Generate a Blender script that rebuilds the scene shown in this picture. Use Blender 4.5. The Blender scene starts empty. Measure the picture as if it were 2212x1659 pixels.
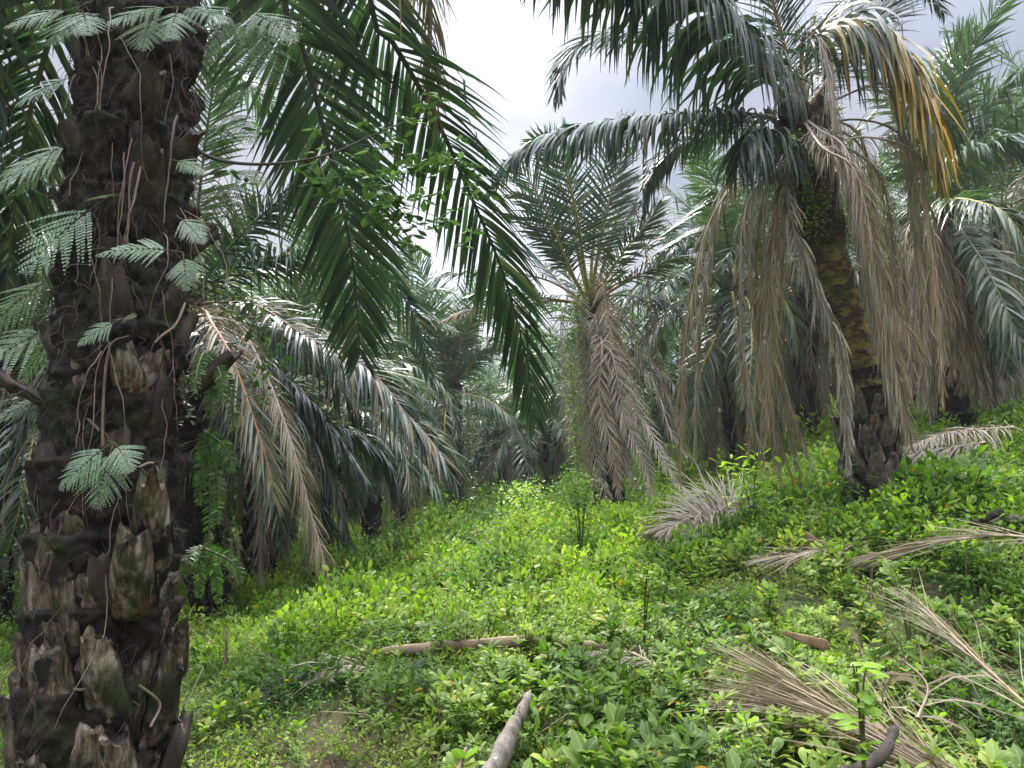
import bpy, math, random
import numpy as np
from mathutils import Vector
R = math.radians
# ------------------------------------------------------------------ camera, sky, sun, exposure
sc = bpy.context.scene
CAM = np.array([0.0, 0.0, 1.6]); PITCH = 8.0; F = 1580.0          # F in units of a 2212 px wide frame
cd = bpy.data.cameras.new("camera"); cam = bpy.data.objects.new("camera", cd); sc.collection.objects.link(cam)
cam.location = CAM; cam.rotation_euler = (R(90 + PITCH), 0, 0)
cd.sensor_width = 36; cd.lens = 36 * F / 2212; cd.clip_start = 0.05; cd.clip_end = 2000
sc.camera = cam
SUN_EL, SUN_AZ = 48.0, -14.0                                      # azimuth from +Y, positive to the right
sdir = np.array([math.sin(R(SUN_AZ)) * math.cos(R(SUN_EL)), math.cos(R(SUN_AZ)) * math.cos(R(SUN_EL)), math.sin(R(SUN_EL))])
sd = bpy.data.lights.new("sun", 'SUN'); sd.energy = 3.4; sd.angle = R(3); sd.color = (1.0, 0.95, 0.86)
so = bpy.data.objects.new("sun", sd); sc.collection.objects.link(so)
so.rotation_euler = Vector(-sdir).to_track_quat('-Z', 'Y').to_euler()
w = bpy.data.worlds.new("World"); sc.world = w; w.use_nodes = True
nt = w.node_tree; nt.nodes.clear(); N = nt.nodes; Lk = nt.links
def nd(t, **k):
    n = N.new(t)
    for a, b in k.items(): setattr(n, a, b)
    return n
wo = nd('ShaderNodeOutputWorld'); bg = nd('ShaderNodeBackground'); Lk.new(bg.outputs[0], wo.inputs[0])
sky = nd('ShaderNodeTexSky', sky_type='NISHITA', sun_disc=False); sky.sun_elevation = R(SUN_EL); sky.sun_rotation = R(SUN_AZ)
tc = nd('ShaderNodeTexCoord'); sep = nd('ShaderNodeSeparateXYZ'); Lk.new(tc.outputs['Generated'], sep.inputs[0])
def mth(op, a, b=None, c=None):
    n = nd('ShaderNodeMath', operation=op)
    for i, x in enumerate((a, b, c)):
        if x is None: continue
        if isinstance(x, (int, float)): n.inputs[i].default_value = x
        else: Lk.new(x, n.inputs[i])
    return n.outputs[0]
zc = mth('MAXIMUM', sep.outputs[2], 0.0)
zz = mth('ADD', zc, 0.22)
cmb = nd('ShaderNodeCombineXYZ'); Lk.new(mth('DIVIDE', sep.outputs[0], zz), cmb.inputs[0]); Lk.new(mth('DIVIDE', sep.outputs[1], zz), cmb.inputs[1])
nz = nd('ShaderNodeTexNoise'); nz.inputs['Scale'].default_value = 1.6; nz.inputs['Detail'].default_value = 5; nz.inputs['Roughness'].default_value = 0.5
Lk.new(cmb.outputs[0], nz.inputs['Vector'])
rmp = nd('ShaderNodeValToRGB'); Lk.new(nz.outputs[0], rmp.inputs[0])
rmp.color_ramp.elements[0].position = 0.40; rmp.color_ramp.elements[0].color = (0.66, 0.71, 0.88, 1)
rmp.color_ramp.elements[1].position = 0.62; rmp.color_ramp.elements[1].color = (1.05, 1.03, 1.10, 1)
vd = nd('ShaderNodeVectorMath', operation='DOT_PRODUCT'); Lk.new(tc.outputs['Generated'], vd.inputs[0])
gl = Vector((-0.06, 0.94, 0.33)).normalized(); vd.inputs[1].default_value = gl
glow = mth('MULTIPLY', mth('POWER', mth('MAXIMUM', vd.outputs['Value'], 0.0), 60.0), 0.42)
lum = mth('ADD', mth('MULTIPLY_ADD', mth('POWER', zc, 6.0), 8.5, 0.27), glow)
vm = nd('ShaderNodeVectorMath', operation='SCALE'); Lk.new(rmp.outputs[0], vm.inputs[0]); Lk.new(lum, vm.inputs['Scale'])
vs = nd('ShaderNodeVectorMath', operation='SCALE'); Lk.new(sky.outputs[0], vs.inputs[0]); vs.inputs['Scale'].default_value = 0.005
va = nd('ShaderNodeVectorMath', operation='ADD'); Lk.new(vm.outputs[0], va.inputs[0]); Lk.new(vs.outputs[0], va.inputs[1])
Lk.new(va.outputs[0], bg.inputs[0]); bg.inputs[1].default_value = 1.0
sc.view_settings.view_transform = 'Standard'; sc.view_settings.look = 'None'; sc.view_settings.exposure = 1.0; sc.view_settings.gamma = 1
sc.cycles.max_bounces = 8; sc.cycles.diffuse_bounces = 4; sc.cycles.transmission_bounces = 6; sc.cycles.glossy_bounces = 2

# ------------------------------------------------------------------ helpers
def W(u, v, d):
    """point seen at (u, v) of the 2212x1659 photograph at forward distance d"""
    x = (u - 1106) / F; y = (829.5 - v) / F; p = R(PITCH)
    dr = np.array([x, math.cos(p) - y * math.sin(p), math.sin(p) + y * math.cos(p)])
    return CAM + dr * (d / dr[1])
rng = np.random.default_rng(7)
def nrm(a): return a / np.maximum(np.linalg.norm(a, axis=-1, keepdims=True), 1e-9)
UP = np.array([0, 0, 1.0])
def hsh(i, j, k):
    n = (i * 374761393 + j * 668265263 + k * 2147483647 + 1013904223) & 0xffffffff
    n = ((n ^ (n >> 13)) * 1274126177) & 0xffffffff
    n = (n ^ (n >> 16)) & 0xffffffff
    return n / 4294967295.0
def vnoise(p):
    p = np.asarray(p, float); f = np.floor(p).astype(np.int64); t = p - f; t = t * t * (3 - 2 * t)
    r = 0
    for a in (0, 1):
        for b in (0, 1):
            for c in (0, 1):
                wgt = (t[..., 0] if a else 1 - t[..., 0]) * (t[..., 1] if b else 1 - t[..., 1]) * (t[..., 2] if c else 1 - t[..., 2])
                r = r + wgt * hsh(f[..., 0] + a, f[..., 1] + b, f[..., 2] + c)
    return r
def fbm(p, o=4):
    s = 0; a = 0.5; q = np.asarray(p, float)
    for _ in range(o): s = s + a * vnoise(q); q = q * 2.03 + 7.7; a *= 0.5
    return s
def cr(pts, n):
    """Catmull-Rom through pts, n samples evenly by length"""
    P = np.asarray(pts, float)
    if len(P) == 2: return P[0] + (P[1] - P[0]) * np.linspace(0, 1, n)[:, None]
    Q = np.vstack([2 * P[0] - P[1], P, 2 * P[-1] - P[-2]]); out = []
    for i in range(1, len(Q) - 2):
        t = np.linspace(0, 1, 24, endpoint=False)[:, None]
        a, b, c, d = Q[i - 1], Q[i], Q[i + 1], Q[i + 2]
        out.append(0.5 * ((2 * b) + (c - a) * t + (2 * a - 5 * b + 4 * c - d) * t * t + (3 * b - a - 3 * c + d) * t ** 3))
    out = np.vstack(out + [P[-1:]])
    l = np.concatenate([[0], np.cumsum(np.linalg.norm(np.diff(out, axis=0), axis=1))])
    s = np.linspace(0, l[-1], n)
    return np.stack([np.interp(s, l, out[:, k]) for k in range(3)], 1)

class MB:
    """collects vertex / quad / tri blocks, makes one mesh"""
    def __init__(s): s.V = []; s.Q = []; s.QM = []; s.T = []; s.TM = []; s.C = []; s.n = 0
    def add(s, v, q=None, t=None, m=0, c=None):
        v = np.asarray(v, float).reshape(-1, 3); k = len(v)
        s.V.append(v)
        if c is None: c = (0.5, 0, 0, 0)
        c = np.asarray(c, float)
        if c.ndim == 1: c = np.tile(c, (k, 1))
        s.C.append(c.reshape(-1, 4))
        if q is not None and len(q): q = np.asarray(q); s.Q.append(q + s.n); s.QM.append(np.full(len(q), m))
        if t is not None and len(t): t = np.asarray(t); s.T.append(t + s.n); s.TM.append(np.full(len(t), m))
        s.n += k
    def mesh(s, name, mats, origin=(0, 0, 0), smooth=True):
        V = np.vstack(s.V) - np.asarray(origin, float)
        Q = np.vstack(s.Q) if s.Q else np.zeros((0, 4), int); T = np.vstack(s.T) if s.T else np.zeros((0, 3), int)
        me = bpy.data.meshes.new(name)
        me.vertices.add(len(V)); me.vertices.foreach_set('co', V.ravel())
        me.loops.add(Q.size + T.size); me.loops.foreach_set('vertex_index', np.concatenate([Q.ravel(), T.ravel()]).astype(np.int32))
        me.polygons.add(len(Q) + len(T))
        me.polygons.foreach_set('loop_start', np.concatenate([np.arange(len(Q)) * 4, Q.size + np.arange(len(T)) * 3]).astype(np.int32))
        mi = np.concatenate([x for x in s.QM + s.TM]) if (s.QM or s.TM) else np.zeros(0)
        me.update(calc_edges=True)
        for m in mats: me.materials.append(m)
        me.polygons.foreach_set('material_index', mi.astype(np.int32))
        me.polygons.foreach_set('use_smooth', np.full(len(me.polygons), smooth))
        a = me.color_attributes.new('tint', 'FLOAT_COLOR', 'POINT'); a.data.foreach_set('color', np.vstack(s.C).ravel())
        me.update()
        return me
COL = sc.collection
def link(name, me, parent=None):
    o = bpy.data.objects.new(name, me); COL.objects.link(o)
    if parent is not None: o.parent = parent
    return o
def thing(name, label, cat, loc=(0, 0, 0), group=None):
    o = bpy.data.objects.new(name, None); COL.objects.link(o); o.location = loc; o.empty_display_size = 0.2
    o['label'] = label; o['category'] = cat
    if group: o['group'] = group
    return o
def tag(o, label, cat=None, group=None, kind=None):
    if label: o['label'] = label
    if cat: o['category'] = cat
    if group: o['group'] = group
    if kind: o['kind'] = kind
    return o
def build(mb, name, mats, parent=None, label=None, smooth=True):
    """mesh in world coordinates -> child whose parent sits at its own location"""
    org = np.array(parent.location) if parent is not None else (0, 0, 0)
    o = link(name, mb.mesh(name, mats, org, smooth), parent)
    if label: o['label'] = label
    return o

G = np.array([0, 0, -1.0])
def strips(mb, B, D0, L, wd, Wref, prof, g, fold=0.0, c=None, m=0, gexp=1.5, wob=0.0, r=rng, kink=None, cols=3):
    """n tapering blades that sag with gravity. B, D0, Wref (n,3); L, wd, g (n,)"""
    n = len(B)
    if n == 0: return
    K = len(prof); t = np.linspace(0, 1, K)
    L = np.broadcast_to(L, (n,)); wd = np.broadcast_to(wd, (n,)); g = np.broadcast_to(g, (n,))
    gk = g[:, None] * t[None] ** gexp
    if kink is not None:                       # a fold in the blade beyond which it hangs
        gk = np.where(t[None] > kink[:, None], np.maximum(gk, 0.93), gk)
    gk = np.clip(gk, 0, 1.0)
    dr = D0[:, None] * (1 - gk[..., None]) + G * gk[..., None]
    if wob: dr = dr + r.normal(0, wob, (n, K, 3)) * t[None, :, None]
    dr = nrm(dr)
    st = dr * (L / (K - 1))[:, None, None]
    pos = np.concatenate([B[:, None], B[:, None] + np.cumsum((st[:, :-1] + st[:, 1:]) / 2, 1)], 1)
    Wv = Wref[:, None] - (Wref[:, None] * dr).sum(-1, keepdims=True) * dr; Wv = nrm(Wv)
    Nv = np.cross(dr, Wv)
    hw = (wd[:, None] * np.asarray(prof)[None] / 2)[..., None]
    if cols == 3:
        P = np.stack([pos - Wv * hw + Nv * hw * fold, pos, pos + Wv * hw + Nv * hw * fold], 2)
        ac = np.array([1., 0, 1.])
    else:
        P = np.stack([pos - Wv * hw, pos + Wv * hw], 2); ac = np.array([1., 1.])
    idx = np.arange(n * K * cols).reshape(n, K, cols)
    q = np.stack([idx[:, :-1, :-1], idx[:, :-1, 1:], idx[:, 1:, 1:], idx[:, 1:, :-1]], -1).reshape(-1, 4)
    C = np.zeros((n, K, cols, 4))
    if c is None: c = np.stack([r.random(n), np.zeros(n)], 1)
    C[..., 0] = c[:, 0][:, None, None]; C[..., 1] = c[:, 1][:, None, None]
    C[..., 2] = ac[None, None]; C[..., 3] = t[None, :, None]
    mb.add(P, q, m=m, c=C)
    return pos
def tubes(mb, P, Rd, ns=5, ref=None, c=(0.5, 0, 0, 0), m=0, flat=1.0):
    P = np.asarray(P, float)
    if P.ndim == 2: P = P[None]
    n, K, _ = P.shape
    Rd = np.broadcast_to(Rd, (n, K))
    T = nrm(np.gradient(P, axis=1))
    if ref is None:
        ch = nrm(P[:, -1] - P[:, 0]); ref = np.where(np.abs(ch[:, 2:3]) > 0.7, np.array([[1.0, 0.13, 0]]), np.array([[0.05, 0.1, 1.0]]))[:, None]
    else: ref = np.asarray(ref, float).reshape(-1, 1, 3) if np.ndim(ref) < 3 else ref
    A = nrm(ref - (ref * T).sum(-1, keepdims=True) * T); Bn = np.cross(T, A)
    a = np.arange(ns) / ns * 2 * math.pi
    V = P[:, :, None] + Rd[..., None, None] * (A[:, :, None] * np.cos(a)[None, None, :, None] + flat * Bn[:, :, None] * np.sin(a)[None, None, :, None])
    idx = np.arange(n * K * ns).reshape(n, K, ns); nx = np.roll(idx, -1, 2)
    q = np.stack([idx[:, :-1], nx[:, :-1], nx[:, 1:], idx[:, 1:]], -1).reshape(-1, 4)
    mb.add(V, q, m=m, c=c)

# ------------------------------------------------------------------ materials
def mat(name):
    m = bpy.data.materials.new(name); m.use_nodes = True; t = m.node_tree; t.nodes.clear()
    return m, t
class NT:
    def __init__(s, t): s.t = t
    def n(s, ty, **k):
        x = s.t.nodes.new(ty)
        for a, b in k.items(): setattr(x, a, b)
        return x
    def l(s, a, b): s.t.links.new(a, b)
    def ramp(s, fac, stops):
        r = s.n('ShaderNodeValToRGB'); e = r.color_ramp.elements
        while len(e) < len(stops): e.new(0.5)
        for i, (p, c) in enumerate(stops): e[i].position = p; e[i].color = (*c, 1)
        s.l(fac, r.inputs[0]); return r.outputs[0]
    def mix(s, f, a, b, ty='MIX'):
        x = s.n('ShaderNodeMix', data_type='RGBA', blend_type=ty)
        for i, y in ((0, f), (6, a), (7, b)):
            if isinstance(y, (int, float)): x.inputs[i].default_value = y
            elif isinstance(y, tuple): x.inputs[i].default_value = (*y, 1)
            else: s.l(y, x.inputs[i])
        return x.outputs[2]
    def math(s, op, a, b=0.0, c=None, clamp=False):
        x = s.n('ShaderNodeMath', operation=op); x.use_clamp = clamp
        for i, y in enumerate((a, b, c)):
            if y is None: continue
            if isinstance(y, (int, float)): x.inputs[i].default_value = y
            else: s.l(y, x.inputs[i])
        return x.outputs[0]
    def noise(s, vec, scale, det=4, rough=0.55, dim=None):
        x = s.n('ShaderNodeTexNoise'); x.inputs['Scale'].default_value = scale; x.inputs['Detail'].default_value = det; x.inputs['Roughness'].default_value = rough
        if vec is not None: s.l(vec, x.inputs['Vector'])
        return x.outputs[0]
def leafmat(name, greens, dry, trans=0.35, rough=0.38, spec=0.5, tboost=(1.3, 1.7, 0.5), vein=0.0, instvar=False, blot=0.0):
    """greens: stops by per-leaf random; dry: stops by dryness (0 = none)"""
    m, t = mat(name); k = NT(t)
    at = k.n('ShaderNodeAttribute', attribute_name='tint'); sp = k.n('ShaderNodeSeparateColor'); k.l(at.outputs['Color'], sp.inputs[0])
    rnd = sp.outputs[0]
    if instvar:
        oi = k.n('ShaderNodeObjectInfo'); rnd = k.math('ADD', k.math('MULTIPLY', rnd, 0.55), k.math('MULTIPLY', oi.outputs['Random'], 0.45))
    base = k.ramp(rnd, greens)
    if instvar:
        base = k.mix(1.0, base, k.ramp(k.noise(oi.outputs['Location'], 0.9, 3), [(0.36, (0.42, 0.55, 0.6)), (0.5, (0.9, 0.92, 0.9)), (0.64, (1.25, 1.12, 1.0))]), 'MULTIPLY')
    tc = k.n('ShaderNodeTexCoord'); no = k.noise(tc.outputs['Object'], 9.0, 3)
    base = k.mix(0.35, base, k.ramp(no, [(0.3, (0.55, 0.55, 0.55)), (0.7, (1.3, 1.3, 1.3))]), 'MULTIPLY')
    if vein:
        vf = k.math('LESS_THAN', sp.outputs[2], 0.10); base = k.mix(k.math('MULTIPLY', k.math('SUBTRACT', 1.0, k.math('MULTIPLY', sp.outputs[2], 6.0), clamp=True), vein), base, (0.30, 0.42, 0.12))
    col = k.mix(k.math('MULTIPLY', sp.outputs[1], 6.0, clamp=True), base, k.ramp(sp.outputs[1], dry)) if dry else base
    if dry:
        col = k.mix(0.5, col, k.ramp(rnd, [(0.0, (0.6, 0.6, 0.6)), (1.0, (1.35, 1.35, 1.35))]), 'MULTIPLY')
    pb = k.n('ShaderNodeBsdfPrincipled'); k.l(col, pb.inputs['Base Color'])
    k.l(k.math('ADD', rough, k.math('MULTIPLY', sp.outputs[1], 0.4), clamp=True), pb.inputs['Roughness']); pb.inputs['Specular IOR Level'].default_value = spec
    tr = k.n('ShaderNodeBsdfTranslucent'); k.l(k.mix(1.0, col, tboost, 'MULTIPLY'), tr.inputs[0])
    mx = k.n('ShaderNodeMixShader'); k.l(k.math('MULTIPLY', k.math('SUBTRACT', 1.0, k.math('MULTIPLY', sp.outputs[1], 0.5)), trans), mx.inputs[0])
    k.l(pb.outputs[0], mx.inputs[1]); k.l(tr.outputs[0], mx.inputs[2])
    o = k.n('ShaderNodeOutputMaterial'); k.l(mx.outputs[0], o.inputs[0])
    return m
DRY = [(0.0, (0.16, 0.17, 0.03)), (0.28, (0.50, 0.27, 0.02)), (0.42, (0.13, 0.12, 0.07)), (0.7, (0.23, 0.165, 0.10)), (1.0, (0.25, 0.222, 0.185))]
M = {}
M['palm'] = leafmat('palm_leaflet', [(0, (0.022, 0.042, 0.034)), (0.5, (0.038, 0.064, 0.044)), (1, (0.075, 0.110, 0.060))], DRY, 0.17, 0.42, 0.5, (1.0, 1.5, 0.5))
M['palmfar'] = leafmat('palm_leaflet_haze_paled', [(0, (0.048, 0.078, 0.050)), (0.5, (0.080, 0.118, 0.066)), (1, (0.125, 0.165, 0.085))], DRY, 0.24, 0.42, 0.5, (1.0, 1.5, 0.5))  # lighter copy for background palms: paling by sky and haze put into colour
M['weed'] = leafmat('weed_leaf', [(0, (0.055, 0.11, 0.02)), (0.4, (0.135, 0.215, 0.040)), (0.8, (0.24, 0.315, 0.065)), (1, (0.40, 0.41, 0.07))], DRY, 0.42, 0.52, 0.28, vein=0.5, instvar=True)
M['bush'] = leafmat('bush_leaf', [(0, (0.06, 0.12, 0.018)), (0.35, (0.14, 0.225, 0.035)), (0.75, (0.24, 0.325, 0.055)), (1, (0.38, 0.41, 0.06))], DRY, 0.42, 0.55, 0.25, instvar=True)
M['vine'] = leafmat('vine_leaf', [(0, (0.03, 0.075, 0.022)), (0.6, (0.06, 0.13, 0.035)), (1, (0.11, 0.20, 0.05))], DRY, 0.30, 0.4, 0.45)
M['fern'] = leafmat('fern_pinnule', [(0, (0.10, 0.17, 0.10)), (0.6, (0.16, 0.25, 0.15)), (1, (0.22, 0.33, 0.20))], DRY, 0.35, 0.42, 0.5)
M['lime'] = leafmat('lime_leaf', [(0, (0.13, 0.26, 0.03)), (0.6, (0.24, 0.38, 0.04)), (1, (0.38, 0.46, 0.06))], DRY, 0.42, 0.42, 0.4, vein=0.4)
M['branchleaf'] = leafmat('branch_leaf', [(0, (0.04, 0.085, 0.03)), (0.6, (0.085, 0.145, 0.05)), (1, (0.15, 0.22, 0.085))], DRY, 0.28, 0.42, 0.5, (1.1, 1.4, 0.6))
M['ferngreen'] = leafmat('fern_pinnule_bright', [(0, (0.04, 0.085, 0.024)), (0.6, (0.075, 0.14, 0.035)), (1, (0.13, 0.21, 0.05))], DRY, 0.35, 0.45, 0.4)  # greener, deeper leaf colour than the pale grey-green fern

def plainmat(name, stops, scale=6, stretch=(1, 1, 1), rough=0.8, bump=0.4, bscale=None, det=6, spec=0.3, extra=None, dist=0.02):
    m, t = mat(name); k = NT(t); tc = k.n('ShaderNodeTexCoord'); mp = k.n('ShaderNodeMapping'); mp.inputs['Scale'].default_value = stretch
    k.l(tc.outputs['Object'], mp.inputs[0])
    no = k.noise(mp.outputs[0], scale, det, 0.6); col = k.ramp(no, stops)
    if extra:
        for (sc_, lo, hi, c, st) in extra:
            mp2 = k.n('ShaderNodeMapping'); mp2.inputs['Scale'].default_value = st; mp2.inputs['Location'].default_value = (sc_, 3.1, 1.7); k.l(tc.outputs['Object'], mp2.inputs[0])
            f = k.ramp(k.noise(mp2.outputs[0], sc_, 4, 0.6), [(lo, (0, 0, 0)), (hi, (1, 1, 1))]); col = k.mix(f, col, c)
    pb = k.n('ShaderNodeBsdfPrincipled'); k.l(col, pb.inputs['Base Color']); pb.inputs['Roughness'].default_value = rough; pb.inputs['Specular IOR Level'].default_value = spec
    bp = k.n('ShaderNodeBump'); bp.inputs['Strength'].default_value = bump; bp.inputs['Distance'].default_value = dist
    k.l(k.noise(mp.outputs[0], bscale or scale * 3, 8, 0.65), bp.inputs['Height']); k.l(bp.outputs[0], pb.inputs['Normal'])
    o = k.n('ShaderNodeOutputMaterial'); k.l(pb.outputs[0], o.inputs[0]); return m
M['bark'] = plainmat('dark_fibrous_bark', [(0.3, (0.010, 0.008, 0.008)), (0.55, (0.028, 0.021, 0.018)), (0.8, (0.085, 0.062, 0.05))], 26, (1, 1, 0.6), 0.95, 1.0, 90,
    extra=[(3.0, 0.55, 0.68, (0.03, 0.038, 0.014), (1, 1, 1))])
M['boot'] = plainmat('weathered_frond_base', [(0.32, (0.020, 0.014, 0.011)), (0.43, (0.075, 0.053, 0.036)), (0.54, (0.19, 0.145, 0.10)), (0.66, (0.38, 0.32, 0.25))], 20, (1.8, 1.8, 0.35), 0.85, 1.0, 70,
    extra=[(9.0, 0.57, 0.68, (0.40, 0.37, 0.31), (1, 1, 1)), (4.0, 0.50, 0.62, (0.035, 0.045, 0.014), (1, 1, 1)), (7.0, 0.54, 0.62, (0.016, 0.012, 0.010), (1, 1, 0.7)), (5.5, 0.60, 0.72, (0.17, 0.075, 0.035), (1, 1, 1))])
M['bootdark'] = plainmat('dark_frond_base', [(0.3, (0.022, 0.017, 0.015)), (0.55, (0.06, 0.047, 0.038)), (0.8, (0.16, 0.13, 0.10))], 9, (1.6, 1.6, 0.4), 0.85, 0.8, 30,
    extra=[(4.0, 0.56, 0.70, (0.05, 0.06, 0.03), (1, 1, 1)), (7.0, 0.66, 0.74, (0.26, 0.26, 0.23), (1, 1, 1))])
M['bootgrey'] = plainmat('grey_brown_frond_base', [(0.3, (0.04, 0.032, 0.025)), (0.5, (0.13, 0.108, 0.082)), (0.75, (0.28, 0.25, 0.205))], 18, (1.6, 1.6, 0.4), 0.85, 1.0, 60, extra=[(7.0, 0.64, 0.72, (0.38, 0.38, 0.34), (1, 1, 1))])
M['boottan'] = plainmat('tan_frond_base', [(0.25, (0.09, 0.055, 0.03)), (0.5, (0.24, 0.16, 0.09)), (0.8, (0.40, 0.30, 0.19))], 8, (1.6, 1.6, 0.4), 0.85, 0.8, 30)
M['mossbark'] = plainmat('ringed_mossy_bark', [(0.3, (0.03, 0.022, 0.016)), (0.55, (0.085, 0.06, 0.035)), (0.8, (0.16, 0.12, 0.07))], 7, (1, 1, 5), 0.9, 1.0, 14,
    extra=[(7.0, 0.47, 0.58, (0.22, 0.18, 0.035), (1, 1, 1.6)), (4.0, 0.55, 0.66, (0.08, 0.11, 0.02), (1, 1, 1))])
M['barkmoss'] = plainmat('mossy_rough_bark', [(0.3, (0.02, 0.015, 0.011)), (0.55, (0.065, 0.047, 0.032)), (0.8, (0.15, 0.115, 0.08))], 18, (1, 1, 0.8), 0.95, 1.0, 70, extra=[(3.5, 0.48, 0.62, (0.075, 0.085, 0.02), (1, 1, 1))])
M['root'] = plainmat('dry_root', [(0.3, (0.09, 0.06, 0.045)), (0.7, (0.26, 0.20, 0.15))], 5, rough=0.8, bump=0.2)
M['fibre'] = plainmat('dark_fibre', [(0.3, (0.025, 0.016, 0.014)), (0.7, (0.10, 0.066, 0.055))], 5, rough=0.8, bump=0.2)
M['stem'] = plainmat('weed_stem', [(0.3, (0.05, 0.05, 0.02)), (0.7, (0.12, 0.11, 0.04))], 5, rough=0.7, bump=0.1)
M['branch'] = plainmat('branch_bark', [(0.3, (0.05, 0.042, 0.035)), (0.7, (0.12, 0.105, 0.09))], 20, rough=0.8, bump=0.3)
M['fruit'] = plainmat('black_palm_fruit', [(0.35, (0.004, 0.003, 0.005)), (0.7, (0.03, 0.012, 0.02))], 20, rough=0.3, bump=0.1, spec=0.5)
M['deadwood'] = plainmat('dead_petiole', [(0.3, (0.12, 0.085, 0.055)), (0.55, (0.27, 0.20, 0.13)), (0.8, (0.38, 0.31, 0.22))], 6, (1, 1, 1), 0.75, 0.4, 30)
M['greywood'] = plainmat('grey_weathered_petiole', [(0.3, (0.05, 0.042, 0.034)), (0.55, (0.15, 0.13, 0.105)), (0.8, (0.26, 0.24, 0.20))], 16, (1, 1, 1), 0.8, 0.5, 25,
    extra=[(22.0, 0.64, 0.70, (0.5, 0.5, 0.46), (1, 1, 1))])
M['blackplastic'] = plainmat('dull_black_sheet', [(0.3, (0.012, 0.012, 0.015)), (0.7, (0.04, 0.04, 0.048))], 8, rough=0.55, bump=0.3)
def rachismat():
    m, t = mat('rachis'); k = NT(t); at = k.n('ShaderNodeAttribute', attribute_name='tint'); sp = k.n('ShaderNodeSeparateColor'); k.l(at.outputs['Color'], sp.inputs[0])
    col = k.ramp(sp.outputs[1], [(0, (0.035, 0.04, 0.035)), (0.25, (0.14, 0.16, 0.06)), (0.45, (0.50, 0.36, 0.04)), (0.6, (0.34, 0.17, 0.08)), (0.8, (0.24, 0.17, 0.12)), (1, (0.26, 0.22, 0.19))])
    tc = k.n('ShaderNodeTexCoord'); col = k.mix(0.6, col, k.ramp(k.noise(tc.outputs['Object'], 18, 4), [(0.3, (0.5, 0.5, 0.5)), (0.7, (1.4, 1.4, 1.4))]), 'MULTIPLY')
    pb = k.n('ShaderNodeBsdfPrincipled'); k.l(col, pb.inputs['Base Color']); pb.inputs['Roughness'].default_value = 0.55
    o = k.n('ShaderNodeOutputMaterial'); k.l(pb.outputs[0], o.inputs[0]); return m
M['rachis'] = rachismat()
def soilmat():
    m, t = mat('mossy_soil'); k = NT(t); tc = k.n('ShaderNodeTexCoord'); v = tc.outputs['Object']
    a = k.ramp(k.noise(v, 2.2, 8, 0.7), [(0.35, (0.045, 0.030, 0.016)), (0.6, (0.11, 0.07, 0.035))])
    g = k.ramp(k.noise(v, 14, 6, 0.7), [(0.3, (0.03, 0.06, 0.012)), (0.7, (0.10, 0.15, 0.03))])
    f = k.ramp(k.noise(v, 1.1, 5, 0.7), [(0.42, (0, 0, 0)), (0.56, (1, 1, 1))])
    col = k.mix(f, a, g)
    pb = k.n('ShaderNodeBsdfPrincipled'); k.l(col, pb.inputs['Base Color']); pb.inputs['Roughness'].default_value = 0.95
    bp = k.n('ShaderNodeBump'); bp.inputs['Strength'].default_value = 1.0; bp.inputs['Distance'].default_value = 0.03
    k.l(k.noise(v, 25, 8, 0.75), bp.inputs['Height']); k.l(bp.outputs[0], pb.inputs['Normal'])
    o = k.n('ShaderNodeOutputMaterial'); k.l(pb.outputs[0], o.inputs[0]); return m
M['soil'] = soilmat()

# ------------------------------------------------------------------ ground
ctl = [(0, 0, 0), (0, -6, -0.1), (-6, 0, -0.2), (6, 0, 0.6), (-1.7, 3.2, -0.1), (-1.9, 4.6, 0.0)]
def gp(u, v, d, sink=0.0): p = W(u, v, d); ctl.append((p[0], p[1], p[2] - sink))
gp(1106, 1659, 3.5, 0.15); gp(1700, 1659, 3.3, 0.22); gp(2212, 1659, 3.3, 0.25); gp(1050, 1420, 5.6, 0.02); gp(610, 1485, 5.2); gp(400, 1400, 7.5)
gp(470, 1358, 11.5); gp(30, 1380, 12); gp(800, 1215, 15, 0.15); gp(1200, 1110, 14, 0.3); gp(1330, 1130, 14, 0.2); gp(1885, 1085, 8.0, 0.0)
gp(1520, 1170, 9.2, 0.1); gp(2212, 1015, 9, 0.2); gp(2060, 900, 14, 0.15); gp(1650, 1390, 5, 0.3); gp(2212, 1250, 5.2, 0.35); gp(2300, 880, 16, 0.2)
gp(980, 1150, 22, 0.1); gp(1600, 1020, 17, 0.2); gp(1000, 1270, 8, 0.35); gp(1300, 1250, 7.5, 0.4); gp(650, 1270, 12, 0.1)
ctl += [(-14, 14, -1.2), (-25, 30, -1.5), (0, 32, 0.6), (20, 30, 5.5), (0, 60, 1.0), (-50, 50, -2), (50, 50, 9), (-60, -10, -2), (60, -10, 6), (0, -60, 0), (20, 6, 4.0)]
ctl = np.array(ctl)
def tps(r2): return 0.5 * r2 * np.log(r2 + 1e-9)
_d = ((ctl[:, None, :2] - ctl[None, :, :2]) ** 2).sum(-1); _n = len(ctl)
_A = np.zeros((_n + 3, _n + 3)); _A[:_n, :_n] = tps(_d) + np.eye(_n) * 0.6; _A[:_n, _n] = 1; _A[:_n, _n + 1:] = ctl[:, :2]; _A[_n, :_n] = 1; _A[_n + 1:, :_n] = ctl[:, :2].T
_w = np.linalg.solve(_A, np.concatenate([ctl[:, 2], np.zeros(3)]))
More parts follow.
